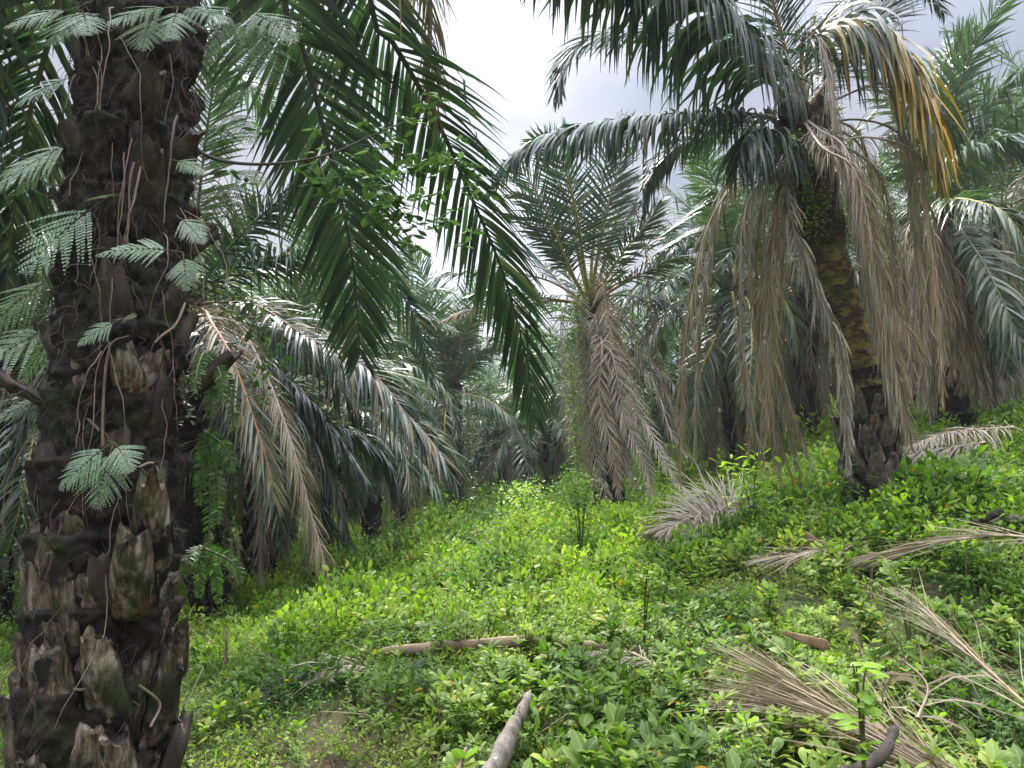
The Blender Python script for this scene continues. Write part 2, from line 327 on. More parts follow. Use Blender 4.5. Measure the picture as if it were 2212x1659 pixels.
def H(x, y):
    x = np.asarray(x, float); y = np.asarray(y, float)
    xs = np.clip(x, -60, 60); ys = np.clip(y, -60, 60)
    z = _w[_n] + _w[_n + 1] * xs + _w[_n + 2] * ys
    for i in range(_n): z = z + _w[i] * tps((xs - ctl[i, 0]) ** 2 + (ys - ctl[i, 1]) ** 2)
    return z + 0.10 * (fbm(np.stack([x * 0.9, y * 0.9, 0 * x], -1), 3) - 0.45)
g = np.linspace(-1, 1, 341); gx = 150 * np.sinh(4.6 * g) / np.sinh(4.6)
X, Y = np.meshgrid(gx + 0.5, gx + 6.0)
Z = H(X, Y)
mb = MB(); idx = np.arange(X.size).reshape(X.shape)
mb.add(np.stack([X, Y, Z], -1), np.stack([idx[:-1, :-1], idx[:-1, 1:], idx[1:, 1:], idx[1:, :-1]], -1).reshape(-1, 4))
tag(build(mb, 'ground', [M['soil']]), None, kind='structure')
def onground(x, y, dz=0.0): return np.array([x, y, float(H(np.array(x), np.array(y))) + dz])

# ------------------------------------------------------------------ palm fronds
PROF_N = [0.35, 0.9, 1.0, 0.9, 0.68, 0.36, 0.05]
PROF_M = [0.5, 1.0, 0.8, 0.08]
def frond(mb, C, nl=95, Lm=0.95, wd=0.045, droop=0.45, dry=0.0, rdry=0.1, near=True, seed=0, petiole=0.16, rad=0.035, alpha=(72, 24), beta=22,
          twist=0.0, kinkp=0.25, n0=None, dryrange=None, sidebias=0.0, messy=1.0, tipdry=0.0, missing=0.03, mi=0, Lp=0.7, gx=None, brown=0.0):
    r = np.random.default_rng(seed); C = np.asarray(C, float); K = len(C)
    if near: nl = int(nl * 1.35)
    T = nrm(np.gradient(C, axis=0))
    o = C[-1] - C[0]; o[2] = 0
    if np.linalg.norm(o) < 0.25: o = np.array([C[0][0] - C[-1][0] + 0.3, -1.0, 0]);
    o = nrm(o)
    n = n0 if n0 is not None else (UP - 0.15 * o)
    n = nrm(n - (n @ T[0]) * T[0]); Ns = [n]
    for i in range(1, K):
        n = n - (n @ T[i]) * T[i]; n = n / (np.linalg.norm(n) + 1e-9); Ns.append(n)
    Ns = np.array(Ns); S = np.cross(T, Ns)
    if twist:
        a = np.linspace(0, R(twist), K)[:, None]; Ns, S = Ns * np.cos(a) + S * np.sin(a), S * np.cos(a) - Ns * np.sin(a)
    # rachis
    t = np.linspace(0, 1, K); rr = rad * (1 - t) ** 0.8 * np.where(t < 0.12, 1 + 1.2 * (0.12 - t) / 0.12, 1) + 0.004
    tubes(mb, C, rr, 6 if near else 4, ref=S[None], c=(0.5, rdry, 0, 0), m=1, flat=0.6)
    s = petiole + (1 - petiole) * (np.linspace(0, 1, nl) ** 0.94)
    for sd in (-1, 1):
        ss = np.clip(s + r.normal(0, 0.3 / nl, nl), 0, 0.995); keep = r.random(nl) > missing; ss = ss[keep]; m = len(ss)
        f = ss * (K - 1); i = np.minimum(f.astype(int), K - 2); fr = (f - i)[:, None]
        P = C[i] * (1 - fr) + C[i + 1] * fr; Ti = nrm(T[i] * (1 - fr) + T[i + 1] * fr); Ni = nrm(Ns[i] * (1 - fr) + Ns[i + 1] * fr); Si = nrm(S[i] * (1 - fr) + S[i + 1] * fr)
        q = (ss - petiole) / (1 - petiole)
        al = np.radians(alpha[0] + (alpha[1] - alpha[0]) * q + r.normal(0, 5 * messy, m))
        be = np.radians(np.where(r.random(m) < 0.5, beta, -beta * 0.3) + r.normal(0, 7 * messy, m) + sidebias * sd)
        D0 = np.cos(al)[:, None] * Ti + np.sin(al)[:, None] * (sd * np.cos(be)[:, None] * Si + np.sin(be)[:, None] * Ni)
        L = Lm * (0.30 + 0.70 * np.sin(np.pi * np.clip(q * 0.86 + 0.12, 0, 1)) ** Lp) * r.uniform(0.88, 1.08, m) * np.where(q > 0.93, 0.75, 1)
        wr = Ti + 0.35 * messy * r.normal(0, 1, (m, 3)) * 0.5 + 0.15 * Ni
        g_ = np.clip(droop * r.uniform(0.6, 1.35, m) * np.clip(L / Lm, 0.55, 1.1), 0, 1)
        kk = np.where(r.random(m) < kinkp, r.uniform(0.25, 0.8, m), 2.0)
        if dryrange is not None:
            dd = np.clip(np.interp(q, dryrange[0], dryrange[1]) + r.normal(0, 0.10, m), 0.0, 1)
        else: dd = np.clip(dry + r.normal(0, 0.06, m) * (dry > 0.02), 0, 1) + np.where(r.random(m) < 0.015, 0.6, 0) * (dry < 0.1) + tipdry * np.clip(q - 0.8, 0, 1) * 4 * r.random(m)
        if brown: dd = np.where(vnoise(np.stack([q * 30 + seed, 0 * q + sd * 5, 0 * q], -1)) * 0.6 + r.random(m) * 0.4 < brown, r.uniform(0.42, 0.62, m), dd)
        cc = np.stack([np.clip(r.normal(0.5, 0.22, m), 0, 1), np.clip(dd, 0, 1)], 1)
        strips(mb, P, nrm(D0), L, wd * r.uniform(0.75, 1.1, m) * (0.6 + 0.4 * L / Lm), nrm(wr), PROF_N if near else PROF_M, g_, 0.35, cc, m=mi, gexp=gx or (0.8 if near else 0.9), wob=0.03 * messy, r=r, kink=kk, cols=3 if near else 2)
def arc(th0, bend, L, K=26, sway=0.0, pw=1.4, seed=0):
    t = np.linspace(0, 1, K); th = np.radians(th0 - bend * t ** pw); ds = L / (K - 1)
    x = np.concatenate([[0], np.cumsum(np.cos(th[:-1]) * ds)]); z = np.concatenate([[0], np.cumsum(np.sin(th[:-1]) * ds)])
    y = sway * t ** 2
    return np.stack([x, y, z], 1)
def hang(L, K=26, out=0.6, seed=0, up=0.15):
    """dead frond folded down against the trunk"""
    r = np.random.default_rng(seed)
    p = [(0, 0, 0), (out * 0.55, 0, up), (out, 0.04, -0.15), (out * 1.1 + r.normal(0, 0.05), r.normal(0, 0.1), -L * 0.35), (out * 1.0 + r.normal(0, 0.1), r.normal(0, 0.18), -L * 0.68), (out * 1.1 + r.normal(0, 0.16), r.normal(0, 0.25), -L)]
    return cr(p, K)
LIB = {}
def lib(kind, far):
    key = (kind, far)
    if key in LIB: return LIB[key]
    res = []
    for v in range(4 if kind != 'dead' else 6):
        s = hash_(kind) + v * 13 + (5 if far else 0); r = np.random.default_rng(s); mb = MB()
        kw = dict(near=False, seed=s, mi=0)
        nl = 58 if far else 84; wd = 0.062 if far else 0.05
        if kind == 'dead':
            C = hang(r.uniform(3.2, 4.3), seed=s, out=r.uniform(0.4, 1.0)); o = np.array([-1.0, 0, 0.0])
            frond(mb, C, int(nl * 1.15), 0.62, 0.022, 0.85, 0.72 + 0.28 * r.random(), 0.85, alpha=(48, 18), beta=10, kinkp=0.5, messy=2.6, missing=0.22, n0=np.array([-0.3, 0, 1.0]), **kw)
        else:
            th, bend = {'up': (84, 50), 'high': (68, 85), 'mid': (48, 95), 'low': (24, 105), 'down': (8, 98)}[kind]
            C = arc(th + r.normal(0, 4), bend + r.normal(0, 8), r.uniform(4.2, 5.0), sway=r.normal(0, 0.35))
            frond(mb, C, nl, 0.86, wd, {'up': 0.25, 'high': 0.4, 'mid': 0.5, 'low': 0.55, 'down': 0.6}[kind], 0, r.choice([0.12, 0.2, 0.38]), rad=0.03, kinkp=0.15, **kw)
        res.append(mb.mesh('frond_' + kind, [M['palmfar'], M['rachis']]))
    LIB[key] = res; return res
def hash_(s): return sum(ord(c) * (i + 3) for i, c in enumerate(s))
def trunk_mesh(mb, axis, r0, r1, ns=40, nz=90, bump=0.10, seed=0, m=0, boots=True, flare=0.06, freq=1.0, rings=0.0):
    C = cr(axis, nz); T = nrm(np.gradient(C, axis=0)); ref = np.array([1.0, 0, 0])
    A = nrm(ref - (T @ ref)[:, None] * T); B = np.cross(T, A)
    l = np.concatenate([[0], np.cumsum(np.linalg.norm(np.diff(C, axis=0), axis=1))])
    a = np.arange(ns) / ns * 2 * math.pi
    TH, Lz = np.meshgrid(a, l)
    rad = r0 + (r1 - r0) * (Lz / l[-1]) + flare * np.exp(-Lz / 0.25)
    if boots:
        ph = 8 * TH / (2 * math.pi); k = Lz / (0.30 / freq)
        u = (ph + 0.5 * np.floor(k) ) % 1.0; v = k % 1.0
        sc_ = np.sqrt(np.clip(1 - (2 * u - 1) ** 2, 0, 1)) * (0.25 + 0.75 * v)
        rad = rad + bump * sc_ * (0.6 + 0.8 * vnoise(np.stack([np.floor(ph + 0.5 * np.floor(k)), np.floor(k), 0 * k + seed], -1)))
    P3 = np.stack([np.cos(TH) * r0 * 6, np.sin(TH) * r0 * 6, Lz * 5 + seed * 10], -1)
    rad = rad + bump * 1.1 * (fbm(P3 * 1.4, 4) - 0.45) + bump * 0.5 * (vnoise(P3 * 7) - 0.5)
    if rings: rad = rad + rings * np.abs(np.sin(Lz * math.pi / 0.055 + 1.5 * vnoise(np.stack([np.cos(TH) * 3, np.sin(TH) * 3, Lz * 4], -1))))
    V = C[:, None] + rad[..., None] * (A[:, None] * np.cos(TH)[..., None] + B[:, None] * np.sin(TH)[..., None])
    idx = np.arange(nz * ns).reshape(nz, ns); nx = np.roll(idx, -1, 1)
    mb.add(V, np.stack([idx[:-1], nx[:-1], nx[1:], idx[1:]], -1).reshape(-1, 4), m=m)
def boot(mb, base, out, up, L, wb, wt, th, tilt, seed, m=0):
    """cut stump of a frond: broad clasping foot narrowing to a ragged, slightly flared end"""
    r = np.random.default_rng(seed); K = 14; ns = 26; side = nrm(np.cross(up, out))
    t = np.linspace(0, 1, K); a = np.arange(ns) / ns * 2 * math.pi
    T_, A_ = np.meshgrid(t, a, indexing='ij')
    wdt = wb * (1 - T_) ** 0.8 + wt * (1 - (1 - T_) ** 0.8); wdt = wdt * (0.45 + 0.55 * np.clip(T_ * 5, 0, 1) ** 0.5)
    thk = th * (0.25 + 0.75 * np.sin(np.clip(T_ * 1.15, 0, 1) * math.pi * 0.62))
    x = np.cos(A_) * wdt / 2; yv = np.where(np.sin(A_) > 0, np.sin(A_) * thk, np.sin(A_) * thk * 0.25 + 0.35 * thk * (np.cos(A_) ** 2))
    off = T_ ** 1.5 * L * math.sin(R(tilt)); h = T_ * L * math.cos(R(tilt) * 0.8)
    jag = np.clip((T_ - 0.75) / 0.25, 0, 1) * ((r.random(ns)[None] - 0.5) * 0.12 + (vnoise(np.stack([a * 1.3 + seed, a * 0, a * 0], -1))[None] - 0.6) * 0.30) * L
    n = fbm(np.stack([x * 30 + seed * 3.3, yv * 30, h * 8], -1), 3) - 0.45
    bend = r.normal(0, 0.03) * T_
    V = np.asarray(base) + (x + bend)[..., None] * side + (yv + off + n * 0.03)[..., None] * out * (1 + 0 * h)[..., None] + (h + jag)[..., None] * up
    idx = np.arange(K * ns).reshape(K, ns); nx = np.roll(idx, -1, 1)
    mb.add(V, np.stack([idx[:-1], nx[:-1], nx[1:], idx[1:]], -1).reshape(-1, 4), m=m)
    top = V[-1]; cen = top.mean(0) - np.asarray(up) * L * 0.06
    ti = np.arange(ns); mb.add(np.vstack([top, cen]), t=np.stack([ti, (ti + 1) % ns, np.full(ns, ns)], 1), m=m)
def add_boots(palm, axis, z0, z1, step, rad, L, wb, th, tilt, mats, seed, face=None, spread=150, namepart='frond_stub'):
    C = cr(axis, 200); r = random.Random(seed); k = 0; z = z0; ga = R(137.5); cnt = 0
    while z < z1:
        a = k * ga + r.uniform(-0.2, 0.2); k += 1; z += step * r.uniform(0.7, 1.3)
        i = int(np.argmin(np.abs(C[:, 2] - z))); out = np.array([math.cos(a), math.sin(a), 0])
        tocam = nrm(np.array([CAM[0] - C[i][0], CAM[1] - C[i][1], 0.0]))
        if out @ tocam < math.cos(R(spread)): continue
        rr = rad(z) if callable(rad) else rad
        mb = MB(); s = seed * 100 + k
        boot(mb, C[i] + out * rr * 0.86, out, UP, L * r.uniform(0.7, 1.3), wb * r.uniform(0.8, 1.2), wb * r.uniform(0.35, 0.65), th * r.uniform(0.7, 1.3), tilt * r.uniform(0.4, 1.6), s)
        build(mb, namepart, [mats[0] if r.random() < 0.7 else mats[-1]], palm); cnt += 1
    return cnt
def strands(mb, starts, L, r_, n_k=8, rad=0.003, g=0.8, spread=0.6, wob=0.25):
    n = len(starts); d = nrm(r_.normal(0, 1, (n, 3)) * spread + np.array([0, -0.1, -0.6]))
    P = [starts]; L = np.broadcast_to(L, (n,))
    for k in range(n_k - 1):
        d = nrm(d * (1 - g * 0.35) + G * g * 0.35 + r_.normal(0, wob, (n, 3))); P.append(P[-1] + d * (L / (n_k - 1))[:, None])
    tubes(mb, np.stack(P, 1), np.linspace(rad, rad * 0.4, n_k)[None] * r_.uniform(0.6, 1.4, (n, 1)), 3)

def generic_palm(base, crown, label, seed, group=None, counts=(5, 7, 7, 5, 4, 8), far=False, scale=1.0, r0=0.24, avoid=(), tmat=None, skirt=1.0):
    r = random.Random(seed); p = thing('oil_palm', label, 'palm', tuple(base), group)
    cr_ = np.asarray(crown, float); b = np.asarray(base, float)
    mb = MB(); mid = (b + cr_) / 2 + np.array([r.uniform(-0.12, 0.12), r.uniform(-0.1, 0.1), 0])
    trunk_mesh(mb, [b - UP * 0.3, mid, cr_ + UP * 0.15], r0, r0 * 0.95, 28 if far else 40, 40 if far else 90, 0.10, seed)
    build(mb, 'trunk', [tmat or M['bark']], p)
    for kind, n in zip(('up', 'high', 'mid', 'low', 'down', 'dead'), counts):
        a0 = r.uniform(0, 6.28)
        for k in range(n):
            a = a0 + k * 6.283 / n + r.uniform(-0.3, 0.3)
            if any(abs((math.degrees(a) - x + 180) % 360 - 180) < wd_ and kind in ks for x, wd_, ks in avoid): continue
            me = r.choice(lib(kind, far)); o = link('dead_frond' if kind == 'dead' else 'frond', me, p)
            off = cr_ - b + np.array([math.cos(a), math.sin(a), 0]) * r0 * 0.6 + UP * {'up': 0.25, 'high': 0.15, 'mid': 0.05, 'low': -0.1, 'down': -0.25, 'dead': -0.3}[kind]
            if kind == 'dead': off = off + UP * r.uniform(-0.5, 0.2)
            o.location = off; o.rotation_euler = (r.uniform(-0.08, 0.08), r.uniform(-0.06, 0.06), a)
            s = scale * r.uniform(0.88, 1.1); o.scale = (s, s, s)
            if kind == 'dead':
                Hh = max(1.5, (cr_[2] - b[2]) * r.uniform(0.65, 1.05)); o.scale = (s, s, min(1.25, Hh / 3.8) * skirt)
    return p
def hero(palm, pts, name='frond', label=None, K=40, **kw):
    mb = MB(); C = cr([W(*q) for q in pts], K); mi = kw.pop('mat', 'palm')
    frond(mb, C, **kw)
    return build(mb, name, [M[mi], M['rachis']], palm, label)
#==== PALMS ====
def pt(q): return np.asarray(q, float) if isinstance(q, np.ndarray) else W(*q)
def hero(palm, pts, name='frond', label=None, K=44, **kw):
    mb = MB(); C = cr([pt(q) for q in pts], K); mi = kw.pop('mat', 'palm')
    frond(mb, C, **kw)
    return build(mb, name, [M[mi], M['rachis']], palm, label)
# ---- the near palm at the left edge
a0, a1 = W(192, 1659, 3.25), W(306, 0, 3.30)
dn = (a1 - a0) / (a1[2] - a0[2]); zg = float(H(a0[0], a0[1]))
A0 = [a0 + dn * (zg - 0.3 - a0[2]), a0, (a0 + a1) / 2 + np.array([0.01, 0, 0]), a1, a1 + dn * 3.1]
crown0 = A0[-1]
p0 = thing('oil_palm', 'huge rough dark palm trunk close by at the left, hung with ferns and roots', 'palm', tuple(A0[0]))
mb = MB(); trunk_mesh(mb, A0, 0.235, 0.205, 170, 460, 0.075, 3, 0, boots=True, flare=0.05)
build(mb, 'trunk', [M['bark']], p0)
def r0f(z): return float(np.interp(z, [0, 1, 3, 6], [0.25, 0.24, 0.225, 0.21]))
add_boots(p0, A0, zg + 0.05, 1.15, 0.024, r0f, 0.30, 0.22, 0.062, 7, [M['boot'], M['boot']], 11)
add_boots(p0, A0, 1.15, 2.2, 0.045, r0f, 0.25, 0.19, 0.060, 11, [M['bootdark'], M['boot']], 12)
add_boots(p0, A0, 2.2, 5.9, 0.10, r0f, 0.24, 0.19, 0.065, 22, [M['bootdark'], M['bootdark']], 13)
def p0pt(u, v, out=0.28):
    """point on the camera side of the near trunk seen at (u, v)"""
    q = W(u, v, 3.3); C = cr(A0, 200); c = C[int(np.argmin(np.abs(C[:, 2] - q[2])))]
    dx = np.clip((q[0] - c[0]), -out, out); dy = -math.sqrt(max(out * out - dx * dx, 0.0))
    d = c[1] + dy
    return W(u, v, d)
# the large pale stumps that show one by one
for (u, v, L, wb, th, tl, mk, az) in [(330, 1130, 0.42, 0.20, 0.11, 16, 'boot', 0.45), (290, 800, 0.20, 0.17, 0.06, 10, 'boot', 0.1), (290, 1240, 0.36, 0.24, 0.10, 12, 'boot', 0.15), (130, 1110, 0.33, 0.15, 0.09, 6, 'boot', -1.2),
                                   (165, 1330, 0.42, 0.24, 0.08, 8, 'boot', -0.6), (250, 1460, 0.34, 0.22, 0.09, 9, 'boot', 0.0), (345, 1500, 0.40, 0.16, 0.10, 14, 'boot', 0.9), (150, 1480, 0.36, 0.20, 0.09, 8, 'boot', -0.7),
                                   (70, 1570, 0.28, 0.22, 0.10, 10, 'boot', -1.15), (275, 1640, 0.26, 0.20, 0.11, 12, 'boot', 0.2), (362, 1630, 0.30, 0.13, 0.06, 8, 'bootdark', 1.25), (180, 850, 0.34, 0.15, 0.08, 58, 'bootdark', -1.2),
                                   (425, 800, 0.22, 0.14, 0.07, 40, 'bootdark', 1.35), (390, 1400, 0.26, 0.12, 0.06, 12, 'boot', 1.2), (80, 1300, 0.30, 0.05, 0.03, 4, 'boottan', -1.5), (370, 330, 0.20, 0.12, 0.06, 50, 'bootdark', 1.2), (215, 1260, 0.22, 0.17, 0.06, 8, 'bootdark', -0.2)]:
    P = p0pt(u, v, 0.225); mb = MB(); o = np.array([math.sin(az), -math.cos(az), 0.0])
    boot(mb, P - UP * L * 0.5, o, UP, L, wb, wb * 0.5, th, tl, int(u + v))
    build(mb, 'frond_stub', [M[mk]], p0)
# roots and fibre
r_ = np.random.default_rng(5); C0 = cr(A0, 200)
def around(n, z0, z1, rad, arcdeg=140):
    z = r_.uniform(z0, z1, n); i = np.searchsorted(C0[:, 2], z).clip(0, 199); a = -math.pi / 2 + np.radians(r_.uniform(-arcdeg, arcdeg, n))
    return C0[i] + np.stack([np.cos(a) * rad, np.sin(a) * rad, 0 * a], 1)
mb = MB(); strands(mb, around(700, 0.4, 5.0, 0.262), r_.uniform(0.08, 0.4, 700), r_, 8, 0.0022, 0.5, 0.8, 0.3)
strands(mb, around(600, 0.9, 5.0, 0.28, 170), r_.uniform(0.05, 0.22, 600), r_, 7, 0.0016, 0.3, 1.5, 0.5)
tag(build(mb, 'root_fibre', [M['fibre']], p0), None, kind='stuff')
mb = MB(); strands(mb, around(46, 1.5, 4.6, 0.275, 100), r_.uniform(0.3, 0.9, 46), r_, 14, 0.0032, 0.9, 0.4, 0.14)
st = np.array([p0pt(285, 300, 0.33), p0pt(290, 350, 0.33), p0pt(268, 330, 0.33), p0pt(383, 250, 0.33), p0pt(305, 360, 0.33)])
strands(mb, st, np.array([0.5, 0.42, 0.45, 0.5, 0.3]), r_, 14, 0.005, 1.4, 0.2, 0.06)
tag(build(mb, 'hanging_root', [M['root']], p0), None, kind='stuff')
mb = MB()
for path in ([(400, 655), (380, 700), (350, 725), (335, 740)], [(160, 870), (190, 905), (215, 930)], [(300, 1010), (330, 1000), (345, 1040), (320, 1090), (300, 1130)], [(120, 1470), (170, 1490), (230, 1475)], [(300, 1480), (345, 1520), (325, 1570)], [(240, 740), (228, 800), (222, 900), (222, 965)]):
    mb = MB(); P = cr([p0pt(u, v, 0.29) for u, v in path], 18); tubes(mb, P, 0.006, 5)
    build(mb, 'climbing_root', [M['root']], p0)
# its fronds that hang into the picture
c0 = crown0
hero(p0, [c0, c0 + np.array([0.25, 0.9, 0.25]), (616, 0, 4.9), (653, 100, 5.1), (696, 267, 5.35), (733, 417, 5.6), (760, 553, 5.8), (773, 686, 6.0), (777, 770, 6.1)], nl=108, Lm=0.92, wd=0.046, droop=0.28, seed=21, rdry=0.0, alpha=(72, 30), petiole=0.2, beta=2, kinkp=0.04, messy=0.45, n0=np.array([0, 0.2, 1.0]))
hero(p0, [c0, c0 + np.array([0.6, 0.8, 0.3]), (800, 0, 4.9), (853, 97, 5.1), (906, 190, 5.3), (963, 300, 5.6), (1020, 430, 5.9), (1073, 553, 6.1), (1106, 653, 6.3), (1139, 786, 6.5), (1157, 910, 6.6)], nl=108, Lm=0.9, wd=0.046, droop=0.42, seed=22, rdry=0.0, alpha=(64, 22), petiole=0.2, beta=3, kinkp=0.06, messy=0.5)
hero(p0, [c0, c0 + np.array([0.7, 0.6, 0.1]), (905, -120, 5.0), (930, 0, 5.2), (931, 90, 5.25), (935, 185, 5.3), (945, 260, 5.35)], nl=95, Lm=0.62, wd=0.022, droop=0.85, seed=23, dry=0.62, rdry=0.8, alpha=(50, 18), label='withered reddish brown frond hanging down')
hero(p0, [c0, c0 + np.array([-0.3, 0.8, 0.2]), (150, -70, 4.5), (113, 63, 4.7), (67, 233, 5.0), (37, 400, 5.2), (20, 553, 5.4), (12, 690, 5.5)], nl=110, Lm=0.80, wd=0.048, droop=0.42, seed=24, petiole=0.2, beta=12)
hero(p0, [c0, c0 + np.array([-0.9, 0.3, 0.1]), (-60, 0, 4.3), (-90, 250, 4.4), (-95, 500, 4.5), (-80, 700, 4.5)], nl=95, Lm=0.72, wd=0.046, droop=0.5, seed=25, petiole=0.2)
hero(p0, [c0, c0 + np.array([-0.9, -0.6, 0.3]), c0 + np.array([-1.9, -1.6, -0.2]), c0 + np.array([-2.4, -2.3, -1.6])], nl=80, Lm=0.8, wd=0.046, droop=0.5, seed=26, near=False)
hero(p0, [c0, (560, -160, 6.6), (680, 60, 7.6), (740, 260, 7.9), (800, 470, 8.0), (843, 603, 8.0), (886, 663, 8.0), (913, 730, 8.0), (925, 800, 8.0)], nl=105, Lm=0.72, wd=0.042, droop=0.42, seed=27, beta=10, petiole=0.3)

# ---- palm behind it with its crown just right of the near trunk
b1 = W(472, 1362, 11.3); c1 = W(405, 665, 10.8); b1[2] = H(b1[0], b1[1])
p1 = generic_palm(b1, c1, 'slender dark palm with leafy climbers right behind the near trunk', 31, counts=(2, 2, 2, 2, 1, 0), scale=0.9, r0=0.23, avoid=[(0, 50, ('up', 'high', 'mid', 'low')), (-90, 60, ('mid', 'low', 'down', 'high'))])
hero(p1, [c1, (460, 655, 10.7), (553, 660, 10.5), (653, 722, 10.3), (720, 757, 10.2), (786, 793, 10.1), (836, 840, 10.0), (870, 886, 9.9), (913, 930, 9.9), (953, 983, 9.8), (985, 1045, 9.8)], nl=130, Lm=0.95, wd=0.045, droop=0.75, seed=31, brown=0.38, rdry=0.75, alpha=(70, 26), petiole=0.1, label='long arching frond turning brown, pointing down to the right', sidebias=-20)
hero(p1, [c1, (445, 600, 10.7), (483, 553, 10.6), (553, 477, 10.5), (650, 400, 10.4), (750, 370, 10.3)], nl=95, Lm=0.8, wd=0.044, droop=0.4, seed=32, rdry=0.0, petiole=0.22)
hero(p1, [c1, (450, 620, 10.2), (530, 570, 9.8), (640, 555, 9.4), (740, 600, 9.2), (810, 680, 9.1)], nl=95, Lm=0.75, wd=0.044, droop=0.6, seed=33, dry=0.0, rdry=0.1)
hero(p1, [c1, (440, 670, 8.8), (457, 697, 8.2), (500, 770, 7.9), (553, 920, 7.8), (580, 1010, 7.8), (592, 1080, 7.8)], nl=110, Lm=0.80, wd=0.026, droop=0.6, seed=34, brown=0.6, rdry=0.62, alpha=(52, 22), label='drooping frond with an orange brown rib')
hero(p1, [c1, (500, 690, 10.0), (570, 800, 9.4), (630, 960, 9.0), (672, 1110, 8.9), (700, 1210, 8.8), (722, 1310, 8.8)], nl=120, Lm=0.62, wd=0.024, droop=0.75, seed=35, dry=0.5, rdry=0.9, alpha=(46, 18), label='dead brown frond hanging almost to the ground', name='dead_frond')
for s_, pp in enumerate([[(520, 800, 9.6), (570, 930, 9.3), (600, 1060, 9.2), (612, 1170, 9.2)], [(500, 800, 10.6), (640, 900, 10.8), (720, 1030, 10.9), (750, 1160, 10.9)], [(480, 780, 9.8), (500, 900, 9.6), (505, 1030, 9.6)],
                         [(560, 700, 11.4), (680, 780, 12), (780, 900, 12.3), (820, 1020, 12.4)], [(540, 900, 11.4), (640, 1000, 11.8), (690, 1100, 12), (760, 1180, 12.1)]]):
    hero(p1, [c1] + pp, nl=85, Lm=0.75, wd=0.038, droop=0.7, seed=340 + s_, brown=0.2, near=False)
hero(p1, [c1, (520, 740, 10.8), (653, 850, 11.0), (703, 913, 11.0), (753, 980, 11.0), (803, 1060, 11.0)], nl=100, Lm=0.72, wd=0.044, droop=0.8, seed=36)
hero(p1, [c1, (560, 800, 11.6), (680, 905, 11.8), (740, 930, 11.9), (800, 960, 12.0), (840, 1010, 12.0), (850, 1080, 12.0)], nl=100, Lm=0.75, wd=0.045, droop=0.8, seed=37)
hero(p1, [c1, (500, 760, 10.3), (540, 900, 10.2), (560, 1050, 10.2), (566, 1250, 10.3)], nl=100, Lm=0.5, wd=0.022, droop=0.85, seed=38, dry=0.95, rdry=0.9, alpha=(46, 18), name='dead_frond')
for s_, (u, v, d) in enumerate([(300, 560, 10.5), (180, 640, 10), (220, 900, 9.8), (90, 820, 9.5)]):
    hero(p1, [c1, ((405 + u) / 2, min(v, 665) - 60, (d + 10.8) / 2), (u, v, d), (u - 60, v + 170, d - 0.2)], nl=90, Lm=0.75, wd=0.045, droop=0.55, seed=40 + s_)

